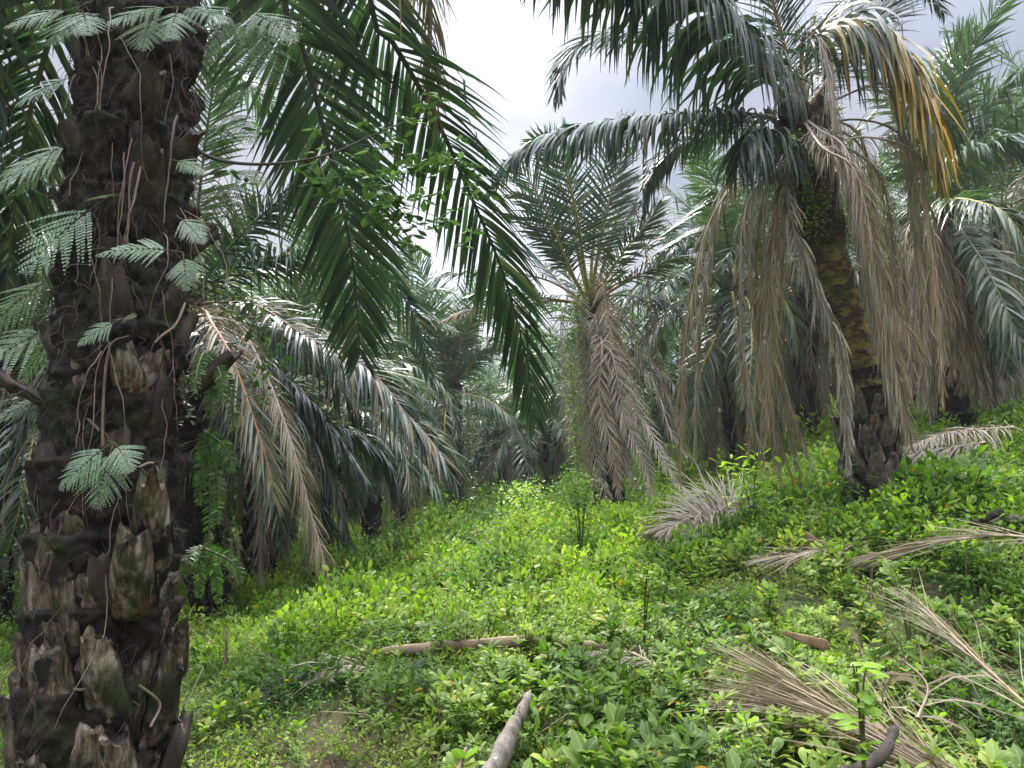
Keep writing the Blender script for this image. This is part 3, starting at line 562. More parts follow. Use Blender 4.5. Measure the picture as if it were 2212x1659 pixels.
# ---- central palm wrapped in a skirt of dead fronds
b4 = W(1325, 1125, 14.0); b4[2] = H(b4[0], b4[1]); c4 = W(1275, 660, 14.0)
p4 = thing('oil_palm', 'central palm with an upright feathery crown and a long skirt of grey dead fronds', 'palm', tuple(b4))
mb = MB(); trunk_mesh(mb, [b4 - UP * 0.3, (b4 + c4) / 2, c4 + UP * 0.2], 0.26, 0.24, 40, 90, 0.1, 4); build(mb, 'trunk', [M['bark']], p4)
LF = dict(nl=46, wd=0.042, kinkp=0.0, near=False, rad=0.042)
for s_, (pp, kw) in enumerate([
    ([(1258, 590, 13.8), (1236, 500, 13.6), (1219, 427, 13.4), (1199, 360, 13.2), (1176, 290, 13.0)], dict(Lm=0.72, droop=0.18)),
    ([(1250, 540, 14.0), (1236, 420, 14.2), (1228, 340, 14.4), (1222, 270, 14.6)], dict(Lm=0.7, droop=0.15)),
    ([(1278, 570, 13.9), (1286, 483, 13.7), (1302, 400, 13.5), (1312, 333, 13.3), (1337, 285, 13.1), (1364, 257, 13.0)], dict(Lm=0.68, droop=0.18)),
    ([(1300, 600, 14.4), (1370, 520, 15.0), (1440, 430, 15.3)], dict(Lm=0.5, droop=0.2)),
    ([(1300, 580, 14.0), (1322, 517, 13.7), (1356, 467, 13.4), (1384, 410, 13.2), (1392, 360, 13.0)], dict(Lm=0.66, droop=0.2)),
    ([(1320, 600, 14.0), (1379, 547, 13.8), (1426, 513, 13.7), (1472, 477, 13.6), (1506, 450, 13.5), (1552, 430, 13.4)], dict(Lm=0.62, droop=0.25)),
    ([(1330, 620, 14.0), (1400, 560, 14.2), (1470, 515, 14.4), (1540, 492, 14.6)], dict(Lm=0.62, droop=0.35)),
    ([(1240, 600, 13.8), (1206, 553, 13.6), (1172, 505, 13.4), (1139, 475, 13.2), (1100, 462, 13.0)], dict(Lm=0.66, droop=0.25)),
    ([(1230, 580, 14.2), (1172, 467, 14.4), (1139, 405, 14.6), (1112, 385, 14.8)], dict(Lm=0.62, droop=0.3)),
    ([(1245, 640, 14.0), (1189, 608, 13.8), (1120, 590, 13.6), (1040, 582, 13.4), (960, 590, 13.2), (925, 610, 13.1)], dict(Lm=0.6, droop=0.4)),
    ([(1245, 655, 14.0), (1180, 650, 13.6), (1100, 668, 13.3), (1010, 670, 13.0), (960, 690, 13)], dict(Lm=0.5, droop=0.8, dry=0.75)),
    ([(1310, 640, 14.0), (1380, 640, 13.8), (1450, 660, 13.7), (1490, 720, 13.6)], dict(Lm=0.62, droop=0.6)),
    ([(1290, 560, 14.8), (1330, 470, 15.4), (1350, 380, 15.8)], dict(Lm=0.6, droop=0.3)),
    ([(1250, 620, 13.8), (1190, 520, 13.4), (1150, 440, 13.1), (1110, 420, 12.9), (1070, 450, 12.8)], dict(Lm=0.6, droop=0.3)),
    ([(1310, 600, 13.7), (1350, 540, 13.4), (1400, 480, 13.1), (1420, 440, 13)], dict(Lm=0.6, droop=0.25)),
    ([(1225, 650, 13.7), (1150, 640, 13.3), (1080, 620, 13.0), (1010, 640, 12.8)], dict(Lm=0.6, droop=0.4)),
    ([(1262, 580, 13.4), (1248, 480, 12.8), (1225, 380, 12.4), (1190, 320, 12.1), (1150, 300, 12.0)], dict(Lm=0.75)),
    ([(1290, 560, 13.5), (1312, 450, 13.1), (1335, 370, 12.9), (1350, 320, 12.8)], dict(Lm=0.7)),
    ([(1240, 600, 13.4), (1190, 480, 12.9), (1150, 400, 12.6), (1105, 350, 12.4)], dict(Lm=0.7)),
    ([(1320, 620, 13.6), (1390, 590, 13.2), (1450, 560, 13.0), (1520, 560, 12.9)], dict(Lm=0.6, droop=0.3)),
    ([(1235, 640, 14.2), (1200, 600, 14.6), (1140, 540, 15.0)], dict(Lm=0.5))]):
    hero(p4, [c4] + pp, seed=60 + s_, rdry=0.85 if s_ in (4, 5, 6, 9) else 0.3, beta=10, petiole=0.30, messy=0.45, **{**LF, 'droop': 0.2, **kw})
DF = dict(nl=100, near=False, rad=0.026, name='dead_frond', alpha=(52, 26), messy=1.1, kinkp=0.1)
for s_, (pp, kw) in enumerate([
    ([(1256, 640, 13.4), (1254, 690, 13.2), (1263, 740, 13.2), (1275, 800, 13.2), (1286, 855, 13.2)], dict(Lm=0.40, dry=0.85)),
    ([(1298, 610, 13.3), (1309, 660, 13.2), (1322, 726, 13.1), (1336, 786, 13.1), (1346, 850, 13.1)], dict(Lm=0.47, dry=0.60, droop=0.25, wd=0.034, beta=4, label='tan dead frond with neat herringbone leaflets')),
    ([(1262, 720, 13.3), (1272, 863, 13.2), (1282, 953, 13.1), (1296, 1020, 13.0), (1314, 1090, 12.9)], dict(Lm=0.44, dry=1.0)),
    ([(1286, 686, 13.2), (1299, 786, 13.1), (1312, 920, 13.1), (1302, 1013, 13.1)], dict(Lm=0.47, dry=1.0)),
    ([(1310, 690, 13.3), (1345, 800, 13.2), (1372, 886, 13.1), (1399, 920, 13.0), (1429, 986, 12.7), (1496, 1085, 12.4)], dict(Lm=0.42, dry=1.0)),
    ([(1335, 660, 13.6), (1389, 786, 13.5), (1422, 853, 13.4), (1452, 936, 13.3), (1500, 998, 13.2)], dict(Lm=0.47, dry=0.95)),
    ([(1305, 700, 13.4), (1326, 870, 13.2), (1339, 953, 13.2), (1374, 1055, 13.1)], dict(Lm=0.44, dry=0.95)),
    ([(1330, 720, 13.4), (1366, 836, 13.3), (1379, 920, 13.3), (1356, 1000, 13.3)], dict(Lm=0.47, dry=0.9)),
    ([(1345, 440, 13.5), (1378, 470, 13.4), (1396, 553, 13.3), (1402, 636, 13.3), (1419, 753, 13.3), (1439, 836, 13.3), (1456, 875, 13.3)], dict(Lm=0.26, dry=0.66, wd=0.018, label='thin tan dead frond dangling right of the crown')),
    ([(1282, 690, 13.3), (1290, 760, 13.3), (1330, 900, 13.3), (1340, 1080, 13.3)], dict(Lm=0.37, dry=0.85)),
    ([(1225, 660, 14.0), (1212, 700, 13.9), (1216, 786, 13.9), (1226, 900, 13.9), (1228, 990, 13.9)], dict(Lm=0.47, dry=0.95)),
    ([(1255, 700, 14.2), (1265, 850, 14.2), (1300, 1000, 14.2), (1370, 1100, 14.2)], dict(Lm=0.47, dry=0.95)),
    ([(1350, 700, 14.2), (1380, 820, 14.4), (1400, 980, 14.4), (1400, 1100, 14.4)], dict(Lm=0.47, dry=0.9)),
    ([(1275, 720, 13.4), (1262, 850, 13.3), (1265, 950, 13.2), (1284, 1050, 13.1)], dict(Lm=0.40, dry=0.9)),
    ([(1240, 720, 13.5), (1232, 820, 13.4), (1240, 920, 13.3), (1252, 1010, 13.2)], dict(Lm=0.42, dry=0.9)),
    ([(1360, 690, 13.8), (1410, 780, 13.6), (1450, 880, 13.5), (1470, 960, 13.5)], dict(Lm=0.42, dry=0.85)),
    ([(1320, 760, 13.0), (1350, 900, 12.9), (1400, 1020, 12.8), (1405, 1100, 12.7)], dict(Lm=0.42, dry=0.95)),
    ([(1300, 740, 13.0), (1295, 860, 12.9), (1325, 980, 12.8), (1335, 1070, 12.8)], dict(Lm=0.42, dry=0.8)),
    ([(1410, 800, 14.6), (1440, 900, 14.6), (1448, 1010, 14.6)], dict(Lm=0.47, dry=0.95))]):
    hero(p4, [c4 - UP * 0.25] + pp, seed=90 + s_, rdry=0.95 if kw['dry'] > 0.7 else 0.75, petiole=0.12, **{**dict(droop=0.45, wd=0.02, missing=0.12), **DF, **kw})
mb = MB(); tubes(mb, cr([W(1313, 632, 14), W(1350, 610, 13.9), (W(1384, 590, 13.8))], 8), 0.035, 6, c=(0.5, 0.75, 0, 0)); build(mb, 'cut_petiole', [M['rachis']], p4)

# ---- leaning palm at the right with the fruit bunch
A5 = [W(1887, 1085, 8.0) - UP * 0.3, W(1887, 1085, 8.0), W(1880, 960, 8.0), W(1862, 840, 8.0), W(1828, 690, 8.0), W(1795, 570, 8.0), W(1768, 470, 8.0), W(1742, 380, 8.0), W(1730, 250, 8.0)]
p5 = thing('oil_palm', 'leaning palm with a mossy yellow ringed trunk, black fruit bunch and many dead fronds', 'palm', tuple(A5[1]))
c5 = A5[-1]
mb = MB(); trunk_mesh(mb, A5[:4] + [W(1852, 800, 8)], 0.26, 0.20, 70, 80, 0.05, 5, flare=0.04); trunk_mesh(mb, [W(1862, 840, 8), W(1828, 690, 8.0), W(1795, 570, 8.0), W(1778, 505, 8)], 0.195, 0.19, 70, 100, 0.028, 6, m=1, boots=False, flare=0.03, rings=0.012)
trunk_mesh(mb, [W(1782, 525, 8.0), W(1768, 470, 8.0), W(1742, 380, 8.0), W(1730, 250, 8.0)], 0.19, 0.22, 70, 110, 0.10, 7, m=2, flare=0)
build(mb, 'trunk', [M['bark'], M['mossbark'], M['barkmoss']], p5)
add_boots(p5, A5, A5[1][2] - 0.02, A5[1][2] + 1.15, 0.026, lambda z: 0.29, 0.27, 0.20, 0.08, 10, [M['bootgrey'], M['boot']], 21)
add_boots(p5, A5, W(1760, 450, 8)[2], c5[2] - 0.05, 0.035, lambda z: 0.285, 0.24, 0.17, 0.06, 16, [M['bootdark'], M['boot']], 22)
r_ = np.random.default_rng(6)
def around5(n, v0, v1, rad):
    t = r_.uniform(0, 1, n); C = cr(A5, 200); zz_ = W(1800, v0, 8)[2] + t * (W(1800, v1, 8)[2] - W(1800, v0, 8)[2]); i = np.array([int(np.argmin(np.abs(C[:, 2] - q))) for q in zz_]); a = r_.uniform(0, 6.28, n)
    return C[i] + np.stack([np.cos(a) * rad, np.sin(a) * rad, 0 * a], 1)
mb = MB(); strands(mb, around5(260, 870, 790, 0.23), r_.uniform(0.06, 0.22, 260), r_, 6, 0.004, 0.5, 1.0, 0.3); strands(mb, around5(420, 520, 260, 0.28), r_.uniform(0.1, 0.5, 420), r_, 8, 0.004, 0.8, 0.8, 0.2)
tag(build(mb, 'root_fibre', [M['fibre']], p5), None, kind='stuff')
mb = MB(); n = 900; q = nrm(r_.normal(0, 1, (n, 3)))       # fruit bunch: pointed fruitlets packed on an egg
fc = W(1702, 246, 7.2); rad3 = np.array([0.095, 0.095, 0.14])
for j in range(420):
    z = 1 - 2 * (j + 0.5) / 420; a = j * 2.39996; d = np.array([math.cos(a) * math.sqrt(1 - z * z), math.sin(a) * math.sqrt(1 - z * z), z]); c = fc + d * rad3
    s1 = nrm(np.cross(d, [0.1, 0.3, 1])); s2 = np.cross(d, s1); rr = 0.011
    ring = np.array([c + rr * (s1 * math.cos(k * 1.0472) + s2 * math.sin(k * 1.0472)) for k in range(6)]); ring2 = ring + d * 0.012
    V = np.vstack([ring - d * 0.01, ring2, [c + d * 0.028]]); k = np.arange(6)
    mb.add(V, np.stack([k, (k + 1) % 6, 6 + (k + 1) % 6, 6 + k], 1), np.stack([6 + k, 6 + (k + 1) % 6, np.full(6, 12)], 1))
build(mb, 'fruit_bunch', [M['fruit']], p5)
NF = dict(nl=110, wd=0.045)
for s_, (pp, kw) in enumerate([
    # the nearest one, sweeping overhead towards the left with broad dark hanging leaflets
    ([(1700, 212, 7.7), (1655, 165, 7.2), (1612, 100, 6.7), (1560, 42, 6.2), (1490, -30, 5.8), (1390, -110, 5.4), (1280, -170, 5.1), (1200, -210, 4.9)], dict(Lm=1.15, wd=0.064, droop=1.0, petiole=0.20, Lp=0.2, kinkp=0.8, alpha=(62, 40), rad=0.045, beta=20, gx=0.45, messy=0.7, nl=110)),
    ([(1700, 318, 7.6), (1668, 288, 7.1), (1635, 280, 6.8), (1606, 305, 6.6), (1596, 345, 6.5)], dict(Lm=0.78, wd=0.055, droop=1.0, kinkp=0.8, gx=0.4, nl=55, petiole=0.25, Lp=0.3)),
    ([(1705, 262, 7.8), (1640, 250, 7.4), (1560, 240, 7.2), (1480, 243, 7.0), (1390, 252, 6.9), (1300, 262, 6.8), (1200, 285, 6.8), (1120, 325, 6.8), (1060, 400, 6.8)], dict(Lm=0.66, droop=0.95, kinkp=0.6, petiole=0.14, dry=0.0, rdry=0.15, wd=0.036, gx=0.5)),
    ([(1700, 300, 8.3), (1600, 272, 8.8), (1520, 290, 9.2), (1450, 325, 9.4), (1408, 385, 9.5), (1390, 460, 9.5)], dict(Lm=0.55, droop=0.6, wd=0.04, kinkp=0.3)),
    ([(1690, 180, 8.2), (1620, 110, 8.4), (1520, 75, 8.5), (1420, 62, 8.6), (1330, 68, 8.7), (1255, 95, 8.8), (1215, 150, 8.8), (1205, 215, 8.8)], dict(Lm=0.72, droop=0.5, petiole=0.15, wd=0.042, kinkp=0.2)),
    ([(1716, 190, 8.0), (1692, 90, 7.8), (1668, 0, 7.6), (1640, -120, 7.3), (1590, -260, 7.0)], dict(Lm=0.75, droop=0.25, petiole=0.12, rdry=0.62, wd=0.024, alpha=(66, 30))),
    ([(1738, 180, 8.0), (1746, 100, 8.0), (1785, 62, 7.9), (1842, 46, 7.8), (1900, 72, 7.7), (1959, 133, 7.6), (2000, 220, 7.5), (2020, 300, 7.5), (2032, 345, 7.5)], dict(Lm=1.3, droop=0.95, wd=0.05, petiole=0.12, kinkp=0.4, gx=0.6, dryrange=([0, 0.30, 0.42, 0.6, 1], [0, 0.0, 0.20, 0.12, 0.14]), rdry=0.3, label='arching frond with leaflets turned yellow and orange')),
    ([(1760, 210, 8.1), (1805, 150, 8.3), (1850, 95, 8.5), (1905, 20, 8.7), (1960, -60, 8.9)], dict(Lm=0.75, droop=0.35, rdry=0.62, petiole=0.28)),
    ([(1750, 170, 8.2), (1830, 10, 9.0), (1900, -40, 9.6), (1990, -30, 10), (2040, 30, 10.2)], dict(Lm=0.7, droop=0.4, wd=0.036)),
    ([(1745, 220, 8.9), (1770, 120, 10.2), (1780, 60, 11)], dict(Lm=0.6, droop=0.3))]):
    hero(p5, [c5 - UP * 0.1 * (s_ in (2, 3))] + pp, seed=120 + s_, **{**dict(rdry=0.2, beta=18), **NF, **kw})
DF5 = dict(nl=170, near=False, rad=0.02, name='dead_frond', alpha=(36, 14), messy=2.0, wd=0.012, droop=1.0, kinkp=0.3, missing=0.12, gx=0.5)
for s_, (pp, kw) in enumerate([
    ([(1735, 80, 7.6), (1772, 93, 7.4), (1792, 187, 7.3), (1806, 267, 7.3), (1832, 400, 7.3), (1866, 553, 7.3), (1885, 700, 7.3)], dict(Lm=0.62, dry=0.9)),
    ([(1790, 262, 7.9), (1850, 258, 7.9), (1915, 272, 7.9), (1950, 310, 7.9), (1970, 450, 7.9), (1990, 620, 7.9), (2000, 830, 7.9)], dict(Lm=0.47, dry=0.85, petiole=0.25)),
    ([(1900, 180, 8), (1938, 233, 8), (1962, 330, 8), (1985, 480, 8), (2010, 640, 8), (2020, 760, 8)], dict(Lm=0.5, dry=0.75)),
    ([(1800, 300, 7.7), (1850, 400, 7.6), (1880, 600, 7.6), (1905, 760, 7.6), (1930, 900, 7.6)], dict(Lm=0.62, dry=0.9)),
    ([(1790, 300, 8.3), (1900, 380, 8.5), (1935, 600, 8.5), (1945, 800, 8.5), (1960, 930, 8.5)], dict(Lm=0.47, dry=0.8)),
    ([(1670, 320, 8.0), (1625, 420, 8.0), (1622, 600, 8.0), (1645, 800, 8.0), (1690, 990, 8.0)], dict(Lm=0.38, dry=0.9)),
    ([(1665, 340, 7.8), (1650, 500, 7.7), (1662, 700, 7.7), (1700, 850, 7.7), (1750, 1000, 7.6)], dict(Lm=0.36, dry=0.8)),
    ([(1670, 330, 8.2), (1608, 340, 8.2), (1553, 433, 8.2), (1534, 553, 8.2), (1513, 686, 8.2), (1506, 820, 8.2), (1502, 985, 8.2)], dict(Lm=0.44, dry=0.95, petiole=0.15)),
    ([(1690, 400, 7.6), (1668, 560, 7.5), (1665, 720, 7.5), (1655, 870, 7.5), (1650, 950, 7.5)], dict(Lm=0.47, dry=0.72)),
    ([(1700, 420, 7.4), (1760, 620, 7.2), (1810, 730, 7.1), (1825, 860, 7.1), (1832, 1010, 7.1)], dict(Lm=0.40, dry=1.0, wd=0.022)),
    ([(1690, 360, 8.5), (1690, 560, 8.6), (1680, 760, 8.7), (1710, 940, 8.7), (1735, 1080, 8.6)], dict(Lm=0.38, dry=0.85)),
    ([(1820, 330, 8.6), (1870, 480, 8.8), (1890, 650, 8.8), (1880, 820, 8.8)], dict(Lm=0.5, dry=0.9)),
    ([(1860, 300, 8.8), (1890, 560, 9.0), (1900, 760, 9.0), (1910, 980, 9.0)], dict(Lm=0.5, dry=0.95)),
    ([(1770, 280, 7.4), (1830, 330, 7.1), (1865, 500, 7.0), (1910, 640, 7.0), (1960, 740, 7.0)], dict(Lm=0.44, dry=0.9))]):
    hero(p5, [c5] + pp, seed=150 + s_, rdry=0.9, **{**DF5, **kw})
    sh = -34 if np.mean([q[0] for q in pp[1:]]) < 1745 else 36
    if s_ in (0, 2, 4, 9, 11): continue
    hero(p5, [c5] + [(u + sh * min(1, 0.25 * j + 0.2), v + 30 + 8 * (s_ % 4), d + 0.35 * (-1) ** s_) for j, (u, v, d) in enumerate(pp)], seed=350 + s_, rdry=0.9, **{**DF5, **kw, 'dry': 0.6 + 0.06 * (s_ % 6)})

# ---- palm at the right behind, pale stubbed foot
b6 = W(2052, 890, 13.0); c6 = W(2035, 470, 12.6)
p6 = generic_palm(b6, c6, 'palm on the slope at the right with a pale tan stubbed trunk foot', 61, counts=(3, 4, 3, 3, 1, 3), scale=0.85, r0=0.22, avoid=[(180, 70, ('mid', 'low', 'high', 'dead')), (-90, 50, ('dead', 'low', 'down', 'mid'))])
A6 = [b6, (b6 + c6) / 2 - np.array([0.15, 0, 0]), c6]
add_boots(p6, A6, b6[2], b6[2] + 2.2, 0.05, lambda z: 0.33, 0.3, 0.16, 0.08, 16, [M['boottan'], M['boottan']], 31)
for s_, (pp, kw) in enumerate([
    ([(2040, 380, 12.4), (2045, 250, 12.2), (2060, 130, 12.0), (2100, 60, 11.8)], dict(Lm=0.8, droop=0.3)),
    ([(2060, 400, 12.4), (2100, 290, 12.2), (2160, 200, 12.0), (2230, 150, 11.8)], dict(Lm=0.8, droop=0.35)),
    ([(2000, 400, 12.6), (1960, 330, 12.6), (1940, 240, 12.6)], dict(Lm=0.7, droop=0.4)),
    ([(2020, 430, 12.0), (2050, 370, 11.6), (2110, 325, 11.3), (2180, 310, 11.0), (2260, 330, 10.8)], dict(Lm=0.72, droop=0.85, kinkp=0.6, beta=30)),
    ([(2020, 450, 12.0), (2060, 430, 11.0), (2110, 435, 10.4), (2170, 460, 10.0), (2230, 540, 9.8)], dict(Lm=0.8, droop=0.8, rdry=0.4)),
    ([(2060, 480, 12.0), (2120, 560, 11.4), (2170, 660, 11), (2215, 760, 10.8)], dict(Lm=0.8, droop=0.7)),
    ([(2080, 500, 12.0), (2130, 620, 12), (2160, 720, 12), (2180, 800, 12)], dict(Lm=0.7, droop=0.7))]):
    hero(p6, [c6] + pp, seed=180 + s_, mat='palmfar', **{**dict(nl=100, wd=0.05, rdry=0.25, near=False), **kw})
for s_, (pp, kw) in enumerate([
    ([(1990, 480, 12.0), (1975, 560, 11.8), (1985, 700, 11.8), (2010, 820, 11.8)], dict(dry=0.65)),
    ([(2020, 490, 11.6), (2040, 560, 11.4), (2080, 700, 11.4), (2110, 830, 11.4)], dict(dry=0.85)),
    ([(2060, 500, 12.2), (2090, 620, 12.2), (2120, 760, 12.2), (2130, 880, 12.2)], dict(dry=0.9)),
    ([(2000, 520, 11.5), (2000, 640, 11.3), (1990, 760, 11.3), (1985, 860, 11.3)], dict(dry=0.85)),
    ([(2030, 500, 11.3), (2060, 620, 11.1), (2060, 720, 11.1), (2050, 800, 11.1)], dict(dry=0.7)),
    ([(2090, 520, 12.6), (2150, 640, 12.6), (2170, 780, 12.6), (2165, 900, 12.6)], dict(dry=0.95))]):
    for q_ in (0, 1, 2): hero(p6, [c6] + [(u + (q_ * 24 - 20), v + q_ * 22, d + 0.25 * q_) for u, v, d in pp], seed=200 + s_ + 20 * q_, rdry=0.85, **{**DF5, **dict(Lm=0.55, wd=0.018), **kw})

# ---- other palms, near to far
def gpalm(ub, d, vc, label, seed, uc=None, dc=None, group=None, **kw):
    b = W(ub, 1000, d); b[2] = float(H(b[0], b[1])); c = W(uc if uc is not None else ub, vc, dc or d)
    return generic_palm(b, c, label, seed, group, **kw)
gpalm(-420, 7.0, 330, 'palm just outside the left edge whose dark fronds droop into the picture', 301, counts=(3, 4, 5, 4, 3, 2), scale=0.85)
gpalm(330, 9.2, 40, 'tall palm whose fronds spread on both sides behind the near trunk', 302, uc=320, counts=(3, 4, 4, 3, 2, 0), scale=0.74, avoid=[(-90, 55, ('high', 'mid', 'low', 'down')), (0, 28, ('mid', 'high', 'low'))])
gpalm(15, 13.0, 800, 'palm with a brown dead skirt at the far left edge', 303, uc=30, counts=(4, 5, 6, 5, 4, 9))
gpalm(575, 13.5, 900, 'short palm with a drooping dead skirt, right of the slender climber palm', 304, uc=590, counts=(3, 4, 6, 6, 5, 10), scale=0.85)
p8 = gpalm(1600, 16.5, 640, 'palm with yellow ribbed green fronds between the central and the leaning palm', 305, uc=1585, counts=(4, 5, 6, 6, 3, 24), scale=0.9)
p3 = gpalm(982, 22.0, 835, 'lone pale feathery palm in the gap left of the centre', 306, uc=975, counts=(4, 5, 3, 1, 0, 3), scale=0.9)
c3 = W(975, 838, 22)
for s_, pp in enumerate([[(968, 850, 21), (962, 890, 20.4), (960, 940, 20.2), (962, 1010, 20.1)], [(1000, 850, 21), (1050, 862, 20.6), (1100, 900, 20.4), (1140, 965, 20.3)], [(950, 845, 21.2), (910, 850, 21), (875, 885, 20.8), (860, 950, 20.7)],
                         [(985, 790, 21.6), (1000, 730, 21.2), (1020, 690, 21)], [(965, 780, 21.6), (950, 720, 21.2), (925, 690, 21)], [(1000, 810, 21.6), (1040, 760, 21.2), (1090, 740, 21)], [(940, 815, 21.5), (900, 780, 21), (860, 790, 20.8)]]):
    hero(p3, [c3] + pp, seed=260 + s_, mat='palmfar', nl=70, Lm=0.8, wd=0.05, near=False, droop=0.5, rdry=0.46, beta=8, petiole=0.1)
c8 = W(1585, 650, 16.5)
for s_, (pp, kw) in enumerate([
    ([(1540, 605, 16.0), (1470, 590, 15.6), (1400, 605, 15.3), (1350, 650, 15.1), (1335, 710, 15.0)], dict(droop=0.7)),
    ([(1550, 640, 15.8), (1490, 650, 15.2), (1430, 690, 14.9), (1390, 760, 14.8), (1380, 830, 14.8)], dict(droop=0.7)),
    ([(1570, 670, 15.6), (1545, 730, 15.0), (1515, 800, 14.8), (1500, 890, 14.8), (1500, 960, 14.8)], dict(rdry=0.45)),
    ([(1582, 630, 15.4), (1588, 680, 14.8), (1596, 750, 14.5), (1602, 840, 14.5)], dict(rdry=0.45)),
    ([(1620, 610, 15.6), (1670, 620, 15.0), (1710, 680, 14.8), (1725, 760, 14.8)], dict(rdry=0.4)),
    ([(1545, 560, 16.4), (1500, 520, 16.2), (1450, 540, 16.0), (1420, 600, 16)], dict()),
    ([(1600, 700, 15.3), (1640, 760, 15.0), (1650, 840, 15.0), (1655, 930, 15.0)], dict(rdry=0.3))]):
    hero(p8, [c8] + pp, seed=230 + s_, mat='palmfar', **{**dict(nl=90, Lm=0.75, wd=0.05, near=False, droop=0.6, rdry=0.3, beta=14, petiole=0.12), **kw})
far = [(905, 35, 905), (1085, 31, 895), (1000, 41, 910), (1040, 37, 905), (870, 29, 890), (1150, 27, 890), (700, 19, 800), (630, 25, 830), (760, 33, 870), (1195, 28, 880), (1235, 33, 880), (1430, 24, 840), (1510, 30, 850), (1665, 23, 700), (1745, 17, 600), (1865, 21, 640), (1945, 27, 650), (2150, 19, 480), (2290, 14, 350),
       (150, 19, 800), (245, 15, 730), (340, 27, 860), (40, 22, 820), (-90, 16, 700), (480, 21, 790), (800, 42, 900), (1320, 38, 850), (1580, 38, 800), (2060, 30, 600), (1820, 34, 700), (540, 38, 880), (-50, 34, 880), (200, 36, 880), (2240, 26, 520), (1120, 44, 900), (700, 48, 910), (1420, 46, 880), (1300, 21, 790), (1190, 40, 900), (810, 22, 840), (570, 30, 850), (1700, 29, 740), (1560, 25, 770), (1990, 22, 620), (395, 18, 780), (870, 46, 900)]
names = {0: ('one of the dim palms massed behind the left half of the picture', 'background palms on the left'), 1: ('one of the hazy palms massed behind the centre', 'background palms in the centre'), 2: ('one of the palms crowding the slope behind on the right', 'background palms on the right')}
for i, (u, d, vc) in enumerate(far):
    if 880 < u < 1530: vc += 45
    k = 0 if u < 800 else (1 if u < 1600 else 2)
    gpalm(u, d, vc, names[k][0], 400 + i, uc=u + (i * 37 % 30) - 15, group=names[k][1], counts=(4, 5, 6, 6, 4, 15 if k == 2 else 10), far=True, scale=0.88 if d > 18 else 0.8)
# ---- the damp air that pales the far palms
hm = bpy.data.materials.new('damp_air'); hm.use_nodes = True; t_ = hm.node_tree; t_.nodes.clear(); pv = t_.nodes.new('ShaderNodeVolumePrincipled'); pv.inputs['Density'].default_value = 0.0009; pv.inputs['Color'].default_value = (0.88, 0.92, 1.0, 1); pv.inputs['Anisotropy'].default_value = 0.3
ho = t_.nodes.new('ShaderNodeOutputMaterial'); t_.links.new(pv.outputs[0], ho.inputs['Volume'])
mb = MB(); v8 = np.array([[x_, y_, z_] for x_ in (-152, 153) for y_ in (-146, 158) for z_ in (float(Z.min()) - 1.0, 21.0)], float)
mb.add(v8, [[0, 1, 3, 2], [4, 6, 7, 5], [0, 4, 5, 1], [2, 3, 7, 6], [0, 2, 6, 4], [1, 5, 7, 3]])
tag(build(mb, 'haze', [hm], smooth=False), 'thin pale damp air over the whole plantation', 'haze', kind='stuff')
#==== UNDERGROWTH ====
protos = {}
BL = [0.12, 0.75, 1.0, 0.78, 0.06]          # broad leaf outline
OB = [0.10, 0.45, 0.85, 1.0, 0.70, 0.05]    # broadest near the tip
def leaves(mb, B, D0, L, ratio, r, g=0.35, prof=OB, c=None, m=0, fold=0.35, wob=0.0):
    n = len(B); D0 = nrm(D0); side = np.cross(D0, UP[None]); side = nrm(side + r.normal(0, 0.15, (n, 3)))
    if c is None: c = np.stack([np.clip(r.normal(0.5, 0.25, n), 0, 1), np.where(r.random(n) < 0.015, r.uniform(0.1, 0.6, n), 0)], 1)
    strips(mb, B, D0, L, L * ratio, side, prof, g * r.uniform(0.5, 1.5, n), fold, c, m=m, gexp=1.6, r=r, cols=3)
def seedling(seed, h, nst, L):
    r = np.random.default_rng(seed); mb = MB(); rat = r.uniform(0.30, 0.52)
    for s in range(nst):
        a = r.uniform(0, 6.28); lean = r.uniform(0.05, 0.4); hh = h * r.uniform(0.6, 1.1)
        top = np.array([math.cos(a) * lean * hh, math.sin(a) * lean * hh, hh]); P = cr([np.zeros(3), top * np.array([0.3, 0.3, 0.5]), top], 6)
        tubes(mb, P, np.linspace(0.0035, 0.0018, 6)[None], 3, m=1)
        nn = r.integers(3, 5); ts = np.concatenate([np.linspace(0.35, 0.9, nn), [1.0]]); b0 = r.uniform(0, 6.28)
        for j, t in enumerate(ts):
            k = 5 if t == 1.0 else 2
            p = np.array([np.interp(t, np.linspace(0, 1, 6), P[:, q]) for q in range(3)])
            an = b0 + j * 1.57 + np.arange(k) * 6.283 / k + r.normal(0, 0.25, k); el = r.uniform(0.25, 0.8, k) + (0.25 if t == 1 else 0)
            D = np.stack([np.cos(an) * np.cos(el), np.sin(an) * np.cos(el), np.sin(el)], 1)
            leaves(mb, np.tile(p, (k, 1)), D, L * r.uniform(0.5, 1.15, k) * (0.8 if t == 1 else 1), rat, r, 0.5, BL if seed % 2 else OB)
    return mb.mesh('seedling', [M['weed'], M['stem']])
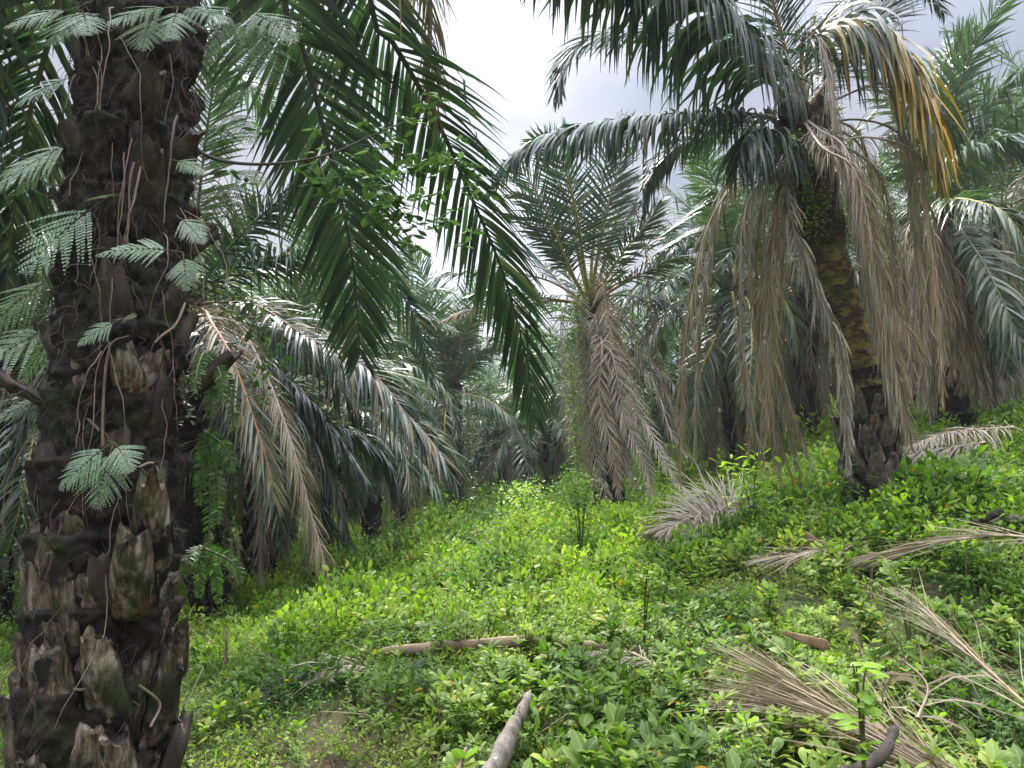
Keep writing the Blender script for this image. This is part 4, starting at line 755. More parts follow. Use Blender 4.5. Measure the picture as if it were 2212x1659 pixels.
def bushlet(seed, rad, h, n, L, ratio=0.45, mname='bush'):
    r = np.random.default_rng(seed); mb = MB()
    d = nrm(np.stack([r.normal(0, 1, n), r.normal(0, 1, n), np.abs(r.normal(0, 1, n)) * 1.0], 1)); rr = r.uniform(0.35, 1.0, n) ** 0.6
    B = d * rr[:, None] * np.array([rad, rad, h]) * (0.75 + 0.5 * vnoise(d * 2.5 + seed)[:, None])
    D = nrm(d * 0.9 + r.normal(0, 0.5, (n, 3)) + UP * 0.15)
    leaves(mb, B, D, L * r.uniform(0.6, 1.2, n), ratio, r, 0.4, BL, fold=0.25)
    k = 8; T = B[r.choice(n, k)]; P = np.stack([T * t * np.array([1, 1, 1]) for t in np.linspace(0, 1, 4)], 1); tubes(mb, P, 0.003, 3, m=1)
    return mb.mesh('bushlet', [M[mname], M['stem']])
def herb(seed, n, L, rad=0.16, h=0.09, grass=8):
    r = np.random.default_rng(seed); mb = MB(); a = r.uniform(0, 6.28, n); q = rad * np.sqrt(r.random(n))
    B = np.stack([np.cos(a) * q, np.sin(a) * q, h * r.random(n)], 1); e = r.uniform(0, 1.2, n); a2 = r.uniform(0, 6.28, n)
    leaves(mb, B, np.stack([np.cos(a2) * np.cos(e), np.sin(a2) * np.cos(e), np.sin(e)], 1), L * r.uniform(0.6, 1.3, n), 0.55, r, 0.3, BL)
    if grass:
        a = r.uniform(0, 6.28, grass); B = np.stack([np.cos(a) * rad * 0.6, np.sin(a) * rad * 0.6, 0 * a], 1); D = np.stack([np.cos(a) * 0.5, np.sin(a) * 0.5, 1 + 0 * a], 1)
        leaves(mb, B, D, r.uniform(0.08, 0.18, grass), 0.035, r, 0.7, [1, 0.9, 0.7, 0.4, 0.05])
    return mb.mesh('herb', [M['bush']])
def twig(seed):
    r = np.random.default_rng(seed); mb = MB(); n = 5
    B = np.stack([r.uniform(-.15, .15, n), r.uniform(-.15, .15, n), r.uniform(0, 0.05, n)], 1); D = nrm(np.stack([r.normal(0, 1, n), r.normal(0, 1, n), r.uniform(-0.05, 0.5, n)], 1))
    P = np.stack([B + D * t + np.array([0, 0, -0.15]) * t * t for t in np.linspace(0, 0.45, 5)], 1); tubes(mb, P, 0.0035, 3, m=0)
    return mb.mesh('twig', [M['deadwood']])
def scatter(name, me_list, pts, sc_, rot, idx, label=None, cat=None):
    col = bpy.data.collections.new('source_' + name)
    for i, m_ in enumerate(me_list): col.objects.link(bpy.data.objects.new('%s_%02d' % (name, i), m_))
    me = bpy.data.meshes.new(name); me.vertices.add(len(pts)); me.vertices.foreach_set('co', np.asarray(pts, float).ravel())
    a = me.attributes.new('rot', 'FLOAT_VECTOR', 'POINT'); a.data.foreach_set('vector', np.asarray(rot, float).ravel())
    a = me.attributes.new('scl', 'FLOAT', 'POINT'); a.data.foreach_set('value', np.asarray(sc_, float))
    a = me.attributes.new('idx', 'INT', 'POINT'); a.data.foreach_set('value', np.asarray(idx, np.int32))
    me.update(); o = link(name, me); tag(o, label, cat, kind='stuff')
    ng = bpy.data.node_groups.new(name, 'GeometryNodeTree'); ng.interface.new_socket('Geometry', in_out='INPUT', socket_type='NodeSocketGeometry'); ng.interface.new_socket('Geometry', in_out='OUTPUT', socket_type='NodeSocketGeometry')
    n = ng.nodes; l = ng.links; gi = n.new('NodeGroupInput'); go = n.new('NodeGroupOutput'); ip = n.new('GeometryNodeInstanceOnPoints'); ci = n.new('GeometryNodeCollectionInfo')
    ci.inputs['Collection'].default_value = col; ci.inputs['Separate Children'].default_value = True; ci.inputs['Reset Children'].default_value = True
    def na(nm, ty): x = n.new('GeometryNodeInputNamedAttribute'); x.data_type = ty; x.inputs['Name'].default_value = nm; return x.outputs['Attribute']
    l.new(gi.outputs[0], ip.inputs['Points']); l.new(ci.outputs[0], ip.inputs['Instance']); ip.inputs['Pick Instance'].default_value = True
    l.new(na('idx', 'INT'), ip.inputs['Instance Index']); er = n.new('FunctionNodeEulerToRotation'); l.new(na('rot', 'FLOAT_VECTOR'), er.inputs[0]); l.new(er.outputs[0], ip.inputs['Rotation'])
    l.new(na('scl', 'FLOAT'), ip.inputs['Scale']); l.new(ip.outputs[0], go.inputs[0])
    md = o.modifiers.new('scatter', 'NODES'); md.node_group = ng
    return o
def cells(x0, x1, y0, y1, dens, r):
    n = int((x1 - x0) * (y1 - y0) * dens); return r.uniform(x0, x1, n), r.uniform(y0, y1, n)
trunks = [(p.location[0], p.location[1], 0.42) for p in COL.objects if p.get('category') == 'palm']
def clear(x, y, extra=0.0):
    ok = np.ones(len(x), bool)
    for tx, ty, tr in trunks: ok &= (x - tx) ** 2 + (y - ty) ** 2 > (tr + extra) ** 2
    return ok
def inview(x, y, margin=2.2): return (np.abs(x) < y * 0.72 + margin) & (y > 1.2)
def finish(x, y, dz, r, smin, smax, tiltd=8):
    z = H(x, y) + dz; n = len(x)
    return np.stack([x, y, z], 1), r.uniform(smin, smax, n), np.stack([r.normal(0, R(tiltd), n), r.normal(0, R(tiltd), n), r.uniform(0, 6.28, n)], 1)
# how bushy the ground is: bare mossy strip near the left trunk, thick to the right and beyond
def dens_map(x, y):
    f = fbm(np.stack([x * 0.9, y * 0.9, 0 * x + 3], -1), 3) * 1.1
    edge = -1.0 + 0.9 * np.clip((4.2 - y), -1, 2) * 0.45 - np.clip(y - 5.4, 0, 3) * 0.9
    return np.clip((x - edge) * 0.9 + (f - 0.55) * 1.2, 0, 1) 
r = np.random.default_rng(77)
seedl = [seedling(500 + i, h, ns, L) for i, (h, ns, L) in enumerate([(0.24, 2, 0.115), (0.32, 3, 0.125), (0.36, 2, 0.14), (0.20, 3, 0.10), (0.42, 3, 0.115), (0.28, 2, 0.15), (0.36, 4, 0.095), (0.16, 2, 0.09), (0.46, 1, 0.10), (0.22, 5, 0.065), (0.30, 3, 0.08)])] + [bushlet(590, 0.16, 0.22, 60, 0.05, mname='weed'), bushlet(591, 0.2, 0.3, 70, 0.06, mname='weed'), herb(592, 30, 0.045, 0.14, 0.16, 26), herb(593, 20, 0.05, 0.12, 0.2, 40)]
x, y = cells(-4, 7.5, 1.6, 6.6, 120, r); dm = dens_map(x, y); fade = np.clip((6.8 - y) / 1.6, 0, 1)
k = (r.random(len(x)) < np.maximum(dm, 0.10) * fade) & clear(x, y) & inview(x, y) & (fbm(np.stack([x * 2.3, y * 2.3, 0 * x + 5], -1), 3) > 0.27); x, y = x[k], y[k]; P, s, ro = finish(x, y, -0.02, r, 0.42, 1.08)
s *= 0.75 + 0.25 * dens_map(x, y)
scatter('seedling_undergrowth', seedl, P, s, ro, r.integers(0, len(seedl), len(s)), 'knee high broad leaved green seedlings carpeting the foreground slope', 'undergrowth')
bl = [bushlet(600 + i, ra, h, n, L, 0.52) for i, (ra, h, n, L) in enumerate([(0.26, 0.34, 130, 0.085), (0.30, 0.42, 150, 0.095), (0.22, 0.56, 150, 0.075), (0.34, 0.30, 120, 0.105), (0.28, 0.50, 220, 0.055), (0.40, 0.26, 160, 0.07)])]
x, y = cells(-12, 16, 4.6, 17, 26, r); f = fbm(np.stack([x * 0.7, y * 0.7, 0 * x + 9], -1), 3)
left = np.clip((x + 2.9 + 0.12 * (y - 7)) * 0.9, 0, 1); left = np.where(y > 8, np.maximum(left, 0.25), left)
k = (r.random(len(x)) < left * np.clip((y - 4.4) / 1.8, 0, 1) * np.clip(0.35 + f * 1.3, 0, 1)) & clear(x, y, -0.1) & inview(x, y); x, y = x[k], y[k]
P, s, ro = finish(x, y, -0.05, r, 0.6, 1.25); s *= 0.35 + 1.45 * f[k]; s *= 0.7 + 0.3 * np.clip((y - 5) / 3, 0, 1)
scatter('shrubby_undergrowth', bl, P, s, ro, r.integers(0, len(bl), len(s)), 'yellow green small leaved weeds covering the slope under the palms', 'undergrowth')
bf = [bushlet(640 + i, ra, h, n, L) for i, (ra, h, n, L) in enumerate([(0.6, 0.7, 260, 0.11), (0.7, 0.9, 280, 0.12), (0.5, 1.1, 240, 0.10)])]
x, y = cells(-36, 40, 15, 50, 2.4, r); k = clear(x, y) & inview(x, y, 2) & (r.random(len(x)) < np.clip(1.6 - y / 40, 0.35, 1)); x, y = x[k], y[k]
P, s, ro = finish(x, y, -0.1, r, 0.6, 1.3); s *= np.where((x < -2), 0.75, 1.0) * (1 + np.clip(y - 26, 0, 20) * 0.04)
scatter('far_undergrowth', bf, P, s, ro, r.integers(0, 3, len(s)), 'dim leafy thicket between the far palm trunks', 'undergrowth')
x, y = cells(-60, 60, 46, 74, 0.55, r); k = inview(x, y, 4); x, y = x[k], y[k]; P, s, ro = finish(x, y, -0.5, r, 4.0, 8.0); s *= np.where(x < -8, 0.8, 1.1)
bw = [bushlet(650 + i, 0.5, 0.8, 900, 0.05, mname='vine') for i in range(3)]
scatter('distant_woodland', bw, P, s, ro, r.integers(0, 3, len(s)), 'far green woodland closing the view behind the palms', 'woodland')
bt = [bushlet(670 + i, ra, h, n, L, 0.5) for i, (ra, h, n, L) in enumerate([(0.40, 0.62, 420, 0.075), (0.50, 0.55, 420, 0.085), (0.34, 0.80, 420, 0.06)])]
x, y = cells(-3, 14, 8.5, 19, 2.6, r); f = fbm(np.stack([x * 0.5, y * 0.5, 0 * x + 2], -1), 3)
k = (r.random(len(x)) < np.clip((f - 0.30) * 3.5, 0, 1) * np.clip((x + 1.5) * 0.4, 0.12, 1)) & clear(x, y, 0.15) & inview(x, y); x, y = x[k], y[k]
P, s, ro = finish(x, y, -0.08, r, 0.6, 1.25)
scatter('bushy_undergrowth', bt, P, s, ro, r.integers(0, 3, len(s)), 'waist high leafy bushes mounded between the central and the leaning palm', 'undergrowth')
hb = [herb(660 + i, 46, 0.03) for i in range(4)]
x, y = cells(-9, 5, 1.8, 13, 60, r); k = (r.random(len(x)) < np.where(x < 0, 0.95, 0.35)) & clear(x, y, -0.1) & inview(x, y) & (fbm(np.stack([x * 1.6, y * 1.6, 0 * x], -1), 3) > np.where(y < 5, 0.30, 0.28)); x, y = x[k], y[k]
P, s, ro = finish(x, y, -0.01, r, 0.6, 1.2)
scatter('low_herbs', hb, P, s, ro, r.integers(0, 4, len(s)), 'low green herbs and grass on the mossy ground at the left', 'ground cover')
tw = [twig(i) for i in range(5)]
x, y = cells(-5, 7, 2.2, 9, 5, r); P, s, ro = finish(x, y, 0.0, r, 0.25, 0.9, 8)
scatter('dry_litter', tw, P, s, ro, r.integers(0, 5, len(s)), 'thin dry twigs and leaflet ribs littering the ground', 'litter')

#==== SINGLE PLANTS ====
# ferns on the near trunk
def fernfrond(mb, base, d, L, Wd, r, g=0.5, n0=None, lobes=13, mi=0):
    """triangular, twice divided fern blade"""
    K = 22; dr = nrm(np.asarray(d, float)); P = [np.asarray(base, float)]
    for i in range(K - 1): dr = nrm(dr + G * g * 1.6 / K); P.append(P[-1] + dr * L / (K - 1))
    C = np.array(P); T = nrm(np.gradient(C, axis=0)); n = n0 if n0 is not None else UP; n = n / np.linalg.norm(n)
    S = nrm(np.cross(T, n[None])); Nn = np.cross(S, T)
    tubes(mb, C, np.linspace(0.0022, 0.0007, K)[None], 4, m=1)
    for sd in (-1, 1):
        q = np.linspace(0.22, 0.98, lobes) + r.normal(0, 0.006, lobes)
        for t in q:
            i = min(int(t * (K - 1)), K - 2); p = C[i] + (C[i + 1] - C[i]) * (t * (K - 1) - i)
            l = Wd * (1 - (t - 0.22) / 0.80) ** 0.85 * r.uniform(0.85, 1.05); a = R(62 - 22 * t)
            pd = nrm(math.cos(a) * T[i] + sd * math.sin(a) * S[i] + r.normal(0, 0.05, 3)); l *= 1.15; m = max(4, int(13 * l / Wd + 3)); spc = L * 0.78 / lobes * math.sin(a)
            tt = np.linspace(0.06, 0.98, m); B = p + pd * tt[:, None] * l + G * (tt[:, None] ** 2) * l * 0.18
            tubes(mb, np.stack([p + pd * x_ * l + G * x_ * x_ * l * 0.18 for x_ in (0, 0.5, 1)]), 0.0007, 3, m=1)
            ps = nrm(np.cross(pd, Nn[i]))
            pl = np.minimum(spc * 0.62, l * 0.3) * (1 - tt ** 2.2) + 0.002
            for s2 in (-1, 1):
                D = nrm(0.62 * pd + s2 * 0.8 * ps + r.normal(0, 0.06, (m, 3)))
                strips(mb, B, D, pl, np.full(m, l / m * 0.80), np.tile(pd, (m, 1)), [0.8, 1.0, 0.7, 0.15], np.full(m, 0.12), 0.15, np.stack([np.clip(r.normal(0.5, 0.2, m), 0, 1), np.zeros(m)], 1), m=mi, r=r, cols=2)
def fern(label, u, v, d, fr, mt='fern', seed=0, out=None, dry=False):
    """fr: (direction in the picture (du, dv), towards the camera, length, width)"""
    r = np.random.default_rng(seed); b = W(u, v, d) if out is None else p0pt(u, v, out)
    t = thing('fern', label, 'fern', tuple(b), 'ferns on the near palm trunk')
    for (du, dv, dc, L, Wd) in fr:
        mb = MB(); fernfrond(mb, b, np.array([du, -dc, -dv]), L * 1.2, Wd * 1.45, r, 0.35, np.array([0.1 * du, -0.8, 0.65]))
        build(mb, 'fern_frond', [M[mt], M['stem']], t)
    return t
fern('pale fern with a broad triangular blade spreading left of the trunk at mid height', 235, 425, 3.05, [(-0.52, 0.62, 0.35, 0.40, 0.185), (0.25, 0.1, 0.7, 0.12, 0.06)], seed=1)
fern('pale fern arching left of the trunk, above the broad one', 180, 300, 3.1, [(-0.8, 0.5, 0.3, 0.36, 0.13)], seed=2)
fern('small pale fern on the left, beneath the top cluster of ferns', 178, 160, 3.15, [(-0.85, 0.45, 0.3, 0.27, 0.10)], seed=3)
fern('fern hanging over the dark bark at the top left of the trunk', 175, 20, 3.1, [(0.45, 0.5, 0.5, 0.26, 0.12), (-0.7, 0.3, 0.4, 0.28, 0.11), (-0.3, 0.8, 0.4, 0.22, 0.1)], seed=4)
fern('fern draped over the top right of the trunk', 385, 15, 3.0, [(-0.6, 0.35, 0.5, 0.28, 0.12), (0.1, 0.6, 0.4, 0.22, 0.10), (0.8, 0.2, 0.3, 0.26, 0.11)], seed=5)
fern('fern drooping from the upper middle of the trunk', 330, 30, 2.95, [(0.05, 0.8, 0.4, 0.20, 0.09)], seed=6)
fern('fern of two arching blades on the right half of the trunk at mid height', 395, 545, 2.95, [(-0.9, -0.1, 0.4, 0.27, 0.075), (0.3, 0.8, 0.3, 0.16, 0.06)], seed=7)
fern('lone small fern sprig in the middle of the dark trunk', 262, 690, 2.95, [(0.1, -0.05, 0.6, 0.03, 0.02), (-0.6, 0.35, 0.3, 0.16, 0.055), (0.5, -0.15, 0.3, 0.08, 0.03)], seed=8)
fern('bright spreading fern low on the trunk, above the mossy stumps', 245, 955, 2.9, [(-0.75, 0.6, 0.3, 0.21, 0.085), (0.55, 0.35, 0.35, 0.15, 0.07), (-0.05, 0.9, 0.3, 0.22, 0.10)], seed=9)
fern('tiny fern tip on the right edge of the trunk near the top third', 370, 345, 3.0, [(0.9, 0.2, 0.2, 0.16, 0.05)], seed=10)
fern('thin fern reaching right over the sky gap beside the trunk', 380, 465, 3.0, [(0.8, 0.5, 0.2, 0.17, 0.06)], seed=11)
fern('bright green fern at the left edge of the picture, half way up', 130, 590, 3.3, [(-0.8, 0.65, 0.3, 0.36, 0.15)], 'ferngreen', seed=12)
fern('greyish fern left of the trunk below the bright green one', 135, 700, 3.25, [(-0.75, 0.4, 0.3, 0.36, 0.14), (-0.5, 0.8, 0.2, 0.26, 0.1)], seed=13)
fern('fern with yellowing blades left of the trunk under the reddish withered one', 130, 330, 3.5, [(-0.9, 0.3, 0.2, 0.28, 0.09), (-0.6, 0.65, 0.2, 0.25, 0.09)], 'ferngreen', seed=14)
fern('small fern pair on the left edge of the trunk above the sawn stump', 145, 860, 3.15, [(-0.8, 0.1, 0.3, 0.24, 0.07), (-0.5, 0.6, 0.3, 0.18, 0.07)], seed=15)
fern('fluffy fern mass against the sky right of the trunk top', 520, 20, 3.8, [(0.2, 0.6, 0.2, 0.42, 0.17), (0.7, 0.3, 0.2, 0.38, 0.15), (-0.4, 0.7, 0.3, 0.4, 0.16), (0.5, 0.75, 0, 0.45, 0.16)], 'ferngreen', seed=16)
fern('bright fern against the sky, right of the trunk above the leafy branch', 470, 240, 3.7, [(0.5, 0.3, 0.2, 0.3, 0.11), (0.1, 0.9, 0.1, 0.32, 0.1), (0.6, -0.4, 0.2, 0.25, 0.1)], 'ferngreen', seed=17)
fern('lacy fern against the sky, right of the trunk under the leafy branch', 480, 370, 3.7, [(0.4, 0.7, 0.1, 0.34, 0.12), (-0.2, 0.9, 0.1, 0.3, 0.1), (0.7, 0.1, 0.2, 0.26, 0.1)], 'ferngreen', seed=18)
# sword ferns hanging right of the trunk
def swordfern(label, u, v, d, ends, seed):
    r = np.random.default_rng(seed); b = W(u, v, d); t = thing('fern', label, 'fern', tuple(b), 'ferns on the near palm trunk')
    for (eu, ev, ed) in ends:
        mb = MB(); e = W(eu, ev, ed); C = cr([b, b + (e - b) * np.array([0.6, 0.6, 0.3]), b + (e - b) * np.array([0.9, 0.9, 0.6]), e], 30)
        frond(mb, C, 44, 0.045, 0.011, 0.3, seed=seed + int(eu), rad=0.0022, alpha=(82, 60), beta=5, petiole=0.05, kinkp=0.0, near=False, Lp=0.5, missing=0.08, rdry=0.1, messy=1.4, n0=np.array([0, -1.0, 0.2]))
        build(mb, 'fern_frond', [M['ferngreen'], M['rachis']], t)
swordfern('hanging sword fern with ladder like blades right of the trunk, beside the cut stump', 440, 760, 3.3, [(455, 900, 3.3), (505, 930, 3.3), (480, 860, 3.2), (420, 850, 3.1)], 1)
swordfern('sword fern trailing down right of the trunk towards the low stumps', 440, 930, 3.4, [(430, 1090, 3.4), (470, 1130, 3.4), (500, 1020, 3.4), (450, 1180, 3.4)], 2)
swordfern('sword fern hanging in front of the slender dark palm trunk', 430, 1180, 3.9, [(470, 1300, 3.9), (430, 1290, 3.9), (520, 1260, 3.9), (400, 1240, 3.8)], 3)
# leafy branch reaching out over the sky
def branch_leaves(mb, P, r, n, L, spread=0.06, m=0):
    i = r.integers(len(P) // 5, len(P), n); B = P[i] + r.normal(0, spread, (n, 3)) * np.array([1, 0.8, 1])
    k = 4; B = np.repeat(B, k, 0) + r.normal(0, 0.006, (n * k, 3)); a = r.uniform(0, 6.28, n * k); e = r.uniform(-0.5, 0.5, n * k)
    leaves(mb, B, np.stack([np.cos(a) * np.cos(e), np.sin(a) * np.cos(e) * 0.8, np.sin(e)], 1), L * r.uniform(0.6, 1.15, n * k), 0.46, r, 0.4)
    return B
t = thing('leafy_branch', 'slender branch with clusters of oval green leaves reaching right from the near trunk', 'branch', tuple(W(400, 310, 3.45)))
mb = MB(); br = [[(400, 310, 3.45), (470, 345, 3.5), (560, 355, 3.5), (650, 347, 3.5), (720, 330, 3.5), (800, 295, 3.55), (880, 262, 3.6), (960, 250, 3.6)],
     [(700, 338, 3.5), (780, 380, 3.4), (860, 430, 3.3), (950, 470, 3.3), (1030, 480, 3.3)], [(770, 310, 3.55), (860, 330, 3.6), (950, 350, 3.7), (1060, 390, 3.7)], [(820, 400, 3.35), (860, 480, 3.3), (900, 540, 3.3)], [(690, 340, 3.5), (700, 380, 3.4), (720, 430, 3.35), (760, 470, 3.3)]]
BP = [cr([W(*q) for q in b], 40) for b in br]
for P, rr in zip(BP, (0.011, 0.004, 0.004, 0.003, 0.003)): tubes(mb, P, np.linspace(rr, rr * 0.25, 40)[None], 6)
build(mb, 'stem', [M['branch']], t)
mb = MB(); r = np.random.default_rng(9)
for P, n in zip(BP, (18, 34, 34, 18, 16)): branch_leaves(mb, P[14:] if n == 30 else P, r, n, 0.072)
build(mb, 'foliage', [M['branchleaf'], M['stem']], t)
def climber(label, pts, n, L, spread, seed, mt='vine', name='climbing_vine', group=None, rad=0.005, cat='vine'):
    r = np.random.default_rng(seed); b = pt(pts[0]); t = thing(name, label, cat, tuple(b), group)
    P = cr([pt(q) for q in pts], 50); mb = MB(); tubes(mb, P, np.linspace(rad, rad * 0.4, 50)[None], 5); build(mb, 'stem', [M['branch']], t)
    mb = MB(); i = r.integers(0, 50, n); B = P[i] + nrm(r.normal(0, 1, (n, 3))) * spread * np.sqrt(r.random((n, 1))); a = r.uniform(0, 6.28, n); e = r.uniform(-0.6, 0.6, n)
    leaves(mb, B, np.stack([np.cos(a) * np.cos(e), np.sin(a) * np.cos(e), np.sin(e)], 1), L * r.uniform(0.6, 1.2, n), 0.5, r, 0.5)
    build(mb, 'foliage', [M[mt], M['stem']], t); return t
climber('climber with rounded bright leaves right of the near trunk, under the arching petioles', [(420, 660, 3.4), (470, 620, 3.5), (520, 640, 3.5), (560, 720, 3.5), (570, 860, 3.5)], 150, 0.06, 0.14, 3, 'branchleaf')
climber('strand of little oval leaves dangling on the right edge of the near trunk', [(395, 800, 3.3), (400, 840, 3.3), (405, 900, 3.3)], 60, 0.035, 0.05, 4, 'branchleaf')
climber('leafy climber on the upper part of the slender dark trunk', [(470, 1300, 10.9), (470, 1200, 10.9), (480, 1120, 10.8), (500, 1080, 10.8)], 400, 0.10, 0.5, 5)
climber('dense vine column climbing left of the central palm', [(1240, 1110, 12.7), (1246, 950, 12.8), (1234, 820, 12.8), (1238, 720, 12.9), (1250, 640, 13.0)], 1100, 0.075, 0.20, 6, 'bush')
climber('vine draped over the dead fronds on the right side of the central palm', [(1390, 1090, 13.8), (1400, 950, 13.9), (1385, 800, 13.9), (1360, 700, 13.9), (1320, 640, 13.8)], 700, 0.065, 0.26, 7)
climber('fern like vine hanging at the left side of the leaning palm trunk top', [(1700, 560, 7.7), (1695, 480, 7.7), (1700, 430, 7.7), (1760, 330, 7.6), (1820, 320, 7.6)], 240, 0.04, 0.12, 8, 'bush')
climber('small leafy tufts clinging to the top of the leaning palm trunk', [(1745, 520, 7.7), (1760, 440, 7.7), (1735, 380, 7.65), (1725, 320, 7.65)], 420, 0.05, 0.22, 12, 'bush')
climber('green vine on the far pale palm in the centre gap', [(1010, 1130, 21), (1010, 1020, 21), (1020, 900, 21)], 400, 0.14, 0.5, 9)
climber('leafy vine at the far left edge behind the near trunk', [(60, 1330, 10), (70, 1200, 10), (50, 1120, 10)], 500, 0.07, 0.5, 10)
# standing shrubs
def shrub(label, u, v, d, h, w_, n, L, seed, mt='bush', ratio=0.42, cat='shrub', name='shrub', hue=0.5, spike=False):
    r = np.random.default_rng(seed); b = W(u, v, d); t = thing(name, label, cat, tuple(b)); mb = MB(); tips = []
    ns = 3 if n < 200 else 7
    for k in range(ns):
        a = r.uniform(0, 6.28); q = r.uniform(0.2, 1) * w_; P = cr([b - UP * 0.2, b + np.array([math.cos(a) * q * 0.4, math.sin(a) * q * 0.4, h * 0.5]), b + np.array([math.cos(a) * q, math.sin(a) * q, h * r.uniform(0.7, 1.0)])], 16)
        tubes(mb, P, np.linspace(0.008, 0.003, 16)[None], 4); tips.append(P)
    build(mb, 'stem', [M['stem']], t); mb = MB(); T = np.vstack([p[3:] for p in tips]); i = r.integers(0, len(T), n)
    B = T[i] + r.normal(0, 1, (n, 3)) * np.array([w_ * 0.42, w_ * 0.42, w_ * 0.2]); B[:, :2] = b[:2] + (B[:, :2] - b[:2]) * (1.15 - 0.5 * np.clip((B[:, 2:3] - b[2]) / h, 0, 1)); a = r.uniform(0, 6.28, n); e = r.uniform(-0.2, 0.9, n)
    c = np.stack([np.clip(r.normal(hue, 0.2, n), 0, 1), np.zeros(n)], 1)
    leaves(mb, B, np.stack([np.cos(a) * np.cos(e), np.sin(a) * np.cos(e), np.sin(e)], 1), L * r.uniform(0.6, 1.2, n), ratio, r, 0.5, c=c)
    build(mb, 'foliage', [M[mt], M['stem']], t); return t
shrub('bright lime sapling with large leaves in front of the dead fronds', 1625, 1090, 8.3, 0.66, 0.28, 170, 0.15, 1, 'lime', 0.36, 'sapling', 'sapling', 0.85)
shrub('feathery light green shrub standing on the crest near the picture centre', 1135, 1110, 12.5, 0.55, 0.4, 600, 0.075, 2, 'lime', hue=0.6)
shrub('dark leafy bush heaped at the foot of the vine column', 1255, 1175, 10.0, 0.95, 0.36, 1500, 0.06, 3, hue=0.4)
shrub('small sapling with spreading sprigs left of the crest', 850, 1190, 12.0, 0.55, 0.5, 260, 0.08, 4, hue=0.6)
shrub('dark rounded bush under the hanging tips of the central dead skirt', 1440, 1120, 11.5, 0.5, 0.55, 700, 0.06, 5, hue=0.2)
shrub('broad leaf bush at the right edge below the far palms', 2160, 850, 14, 1.2, 0.8, 700, 0.10, 6, hue=0.3)
shrub('heart leaved seedling standing above the dead ribs in the right foreground', 1860, 1560, 3.0, 0.24, 0.05, 26, 0.11, 7, 'lime', 0.62, 'seedling', 'leafy_seedling', 0.55)
shrub('tall dark stemmed weed in the right middle ground', 1960, 1330, 5.0, 0.45, 0.18, 110, 0.08, 8, hue=0.1, name='tall_weed', cat='weed')
shrub('small leafy weed rising from the centre of the undergrowth', 1390, 1330, 5.6, 0.36, 0.16, 120, 0.08, 9, hue=0.2, name='tall_weed', cat='weed')
shrub('feathery yellow green bush beside the foot of the leaning palm', 1985, 1100, 7.6, 0.25, 0.5, 500, 0.06, 10, 'lime', hue=0.6)

#==== DEAD FRONDS AND WOOD ON THE GROUND ====
def fallen(label, ribs, seed, group=None, wood='deadwood', **kw):
    b = pt(ribs[0]); t = thing('fallen_frond', label, 'dead frond', tuple(b), group); mb = MB()
    C = cr([pt(q) for q in ribs], 40) - UP * (0.24 if seed < 4 else (-0.10 if seed in (5, 6, 7, 8) else 0.06)); k2 = dict(nl=90, Lm=0.7, wd=0.014, droop=0.2, dry=0.75, rdry=0.8, alpha=(30, 10), petiole=0.05, kinkp=0.15, beta=12, messy=1.8, rad=0.02, near=False, seed=seed); k2.update(kw)
    frond(mb, C, **k2); build(mb, 'leaflets', [M['palm'], M['rachis']], t); return t
GR = 'fallen dead fronds on the slope'
fallen('big bundle of brown ribs pointing up left across the right foreground', [(2300, 1700, 2.95), (2100, 1590, 3.2), (1950, 1500, 3.5), (1800, 1420, 3.8), (1690, 1360, 4.0)], 1, GR, nl=150, Lm=0.95, alpha=(17, 5), rad=0.009, wd=0.007, dry=0.62, messy=2.4)
fallen('brown ribs fanning left in the right foreground under the big bundle', [(2100, 1560, 3.4), (1900, 1470, 3.7), (1760, 1430, 3.9), (1640, 1420, 4.1)], 2, GR, nl=90, Lm=0.85, alpha=(26, 8), rad=0.008, wd=0.007, dry=0.6, messy=2.4)
fallen('long grey brown ribs slanting down to the right edge', [(2330, 1500, 3.2), (2200, 1400, 3.6), (2080, 1300, 4.0), (1980, 1210, 4.5)], 3, GR, nl=70, Lm=0.75, missing=0.2, alpha=(14, 5), rad=0.006, rdry=0.65, wd=0.006, dry=0.52, messy=2.2)
fallen('curved tan strips rising among leaves at the lower right', [(1980, 1520, 3.4), (2000, 1450, 3.5), (1940, 1390, 3.6)], 4, GR, nl=9, Lm=0.4, alpha=(60, 30), wd=0.014, dry=0.62, droop=0.9, rad=0.004)
fallen('heap of bleached frond tips in the middle ground below the leaning palm', [(1680, 1165, 9.4), (1600, 1140, 9.3), (1530, 1130, 9.2), (1440, 1160, 9.0)], 5, GR, nl=200, Lm=1.0, alpha=(80, 30), wd=0.02, dry=0.85, droop=0.5)
fallen('bleached frond fanning over the middle ground heap', [(1545, 1195, 8.6), (1530, 1160, 8.8), (1570, 1110, 9.2), (1640, 1085, 9.5)], 6, GR, nl=160, Lm=0.85, alpha=(70, 30), wd=0.022, dry=0.9, droop=0.4)
fallen('grey heap of fronds on the slope right of the leaning palm', [(2190, 940, 9.6), (2100, 945, 9.4), (2020, 960, 9.2), (1960, 985, 9.0)], 7, GR, nl=120, Lm=0.7, alpha=(60, 25), wd=0.018, dry=0.9, droop=0.6)
fallen('second grey frond on the slope heap, lying lower', [(2130, 975, 8.7), (2050, 985, 8.8), (1970, 1000, 8.8)], 8, GR, nl=90, Lm=0.55, alpha=(60, 25), wd=0.018, dry=0.95, droop=0.6)
fallen('dark brown ribs lying below the slope heap at the right', [(2212, 1120, 6.8), (2120, 1060, 7.3), (2000, 1040, 7.8)], 9, GR, nl=60, Lm=0.8, alpha=(40, 12), wd=0.011, dry=0.65)
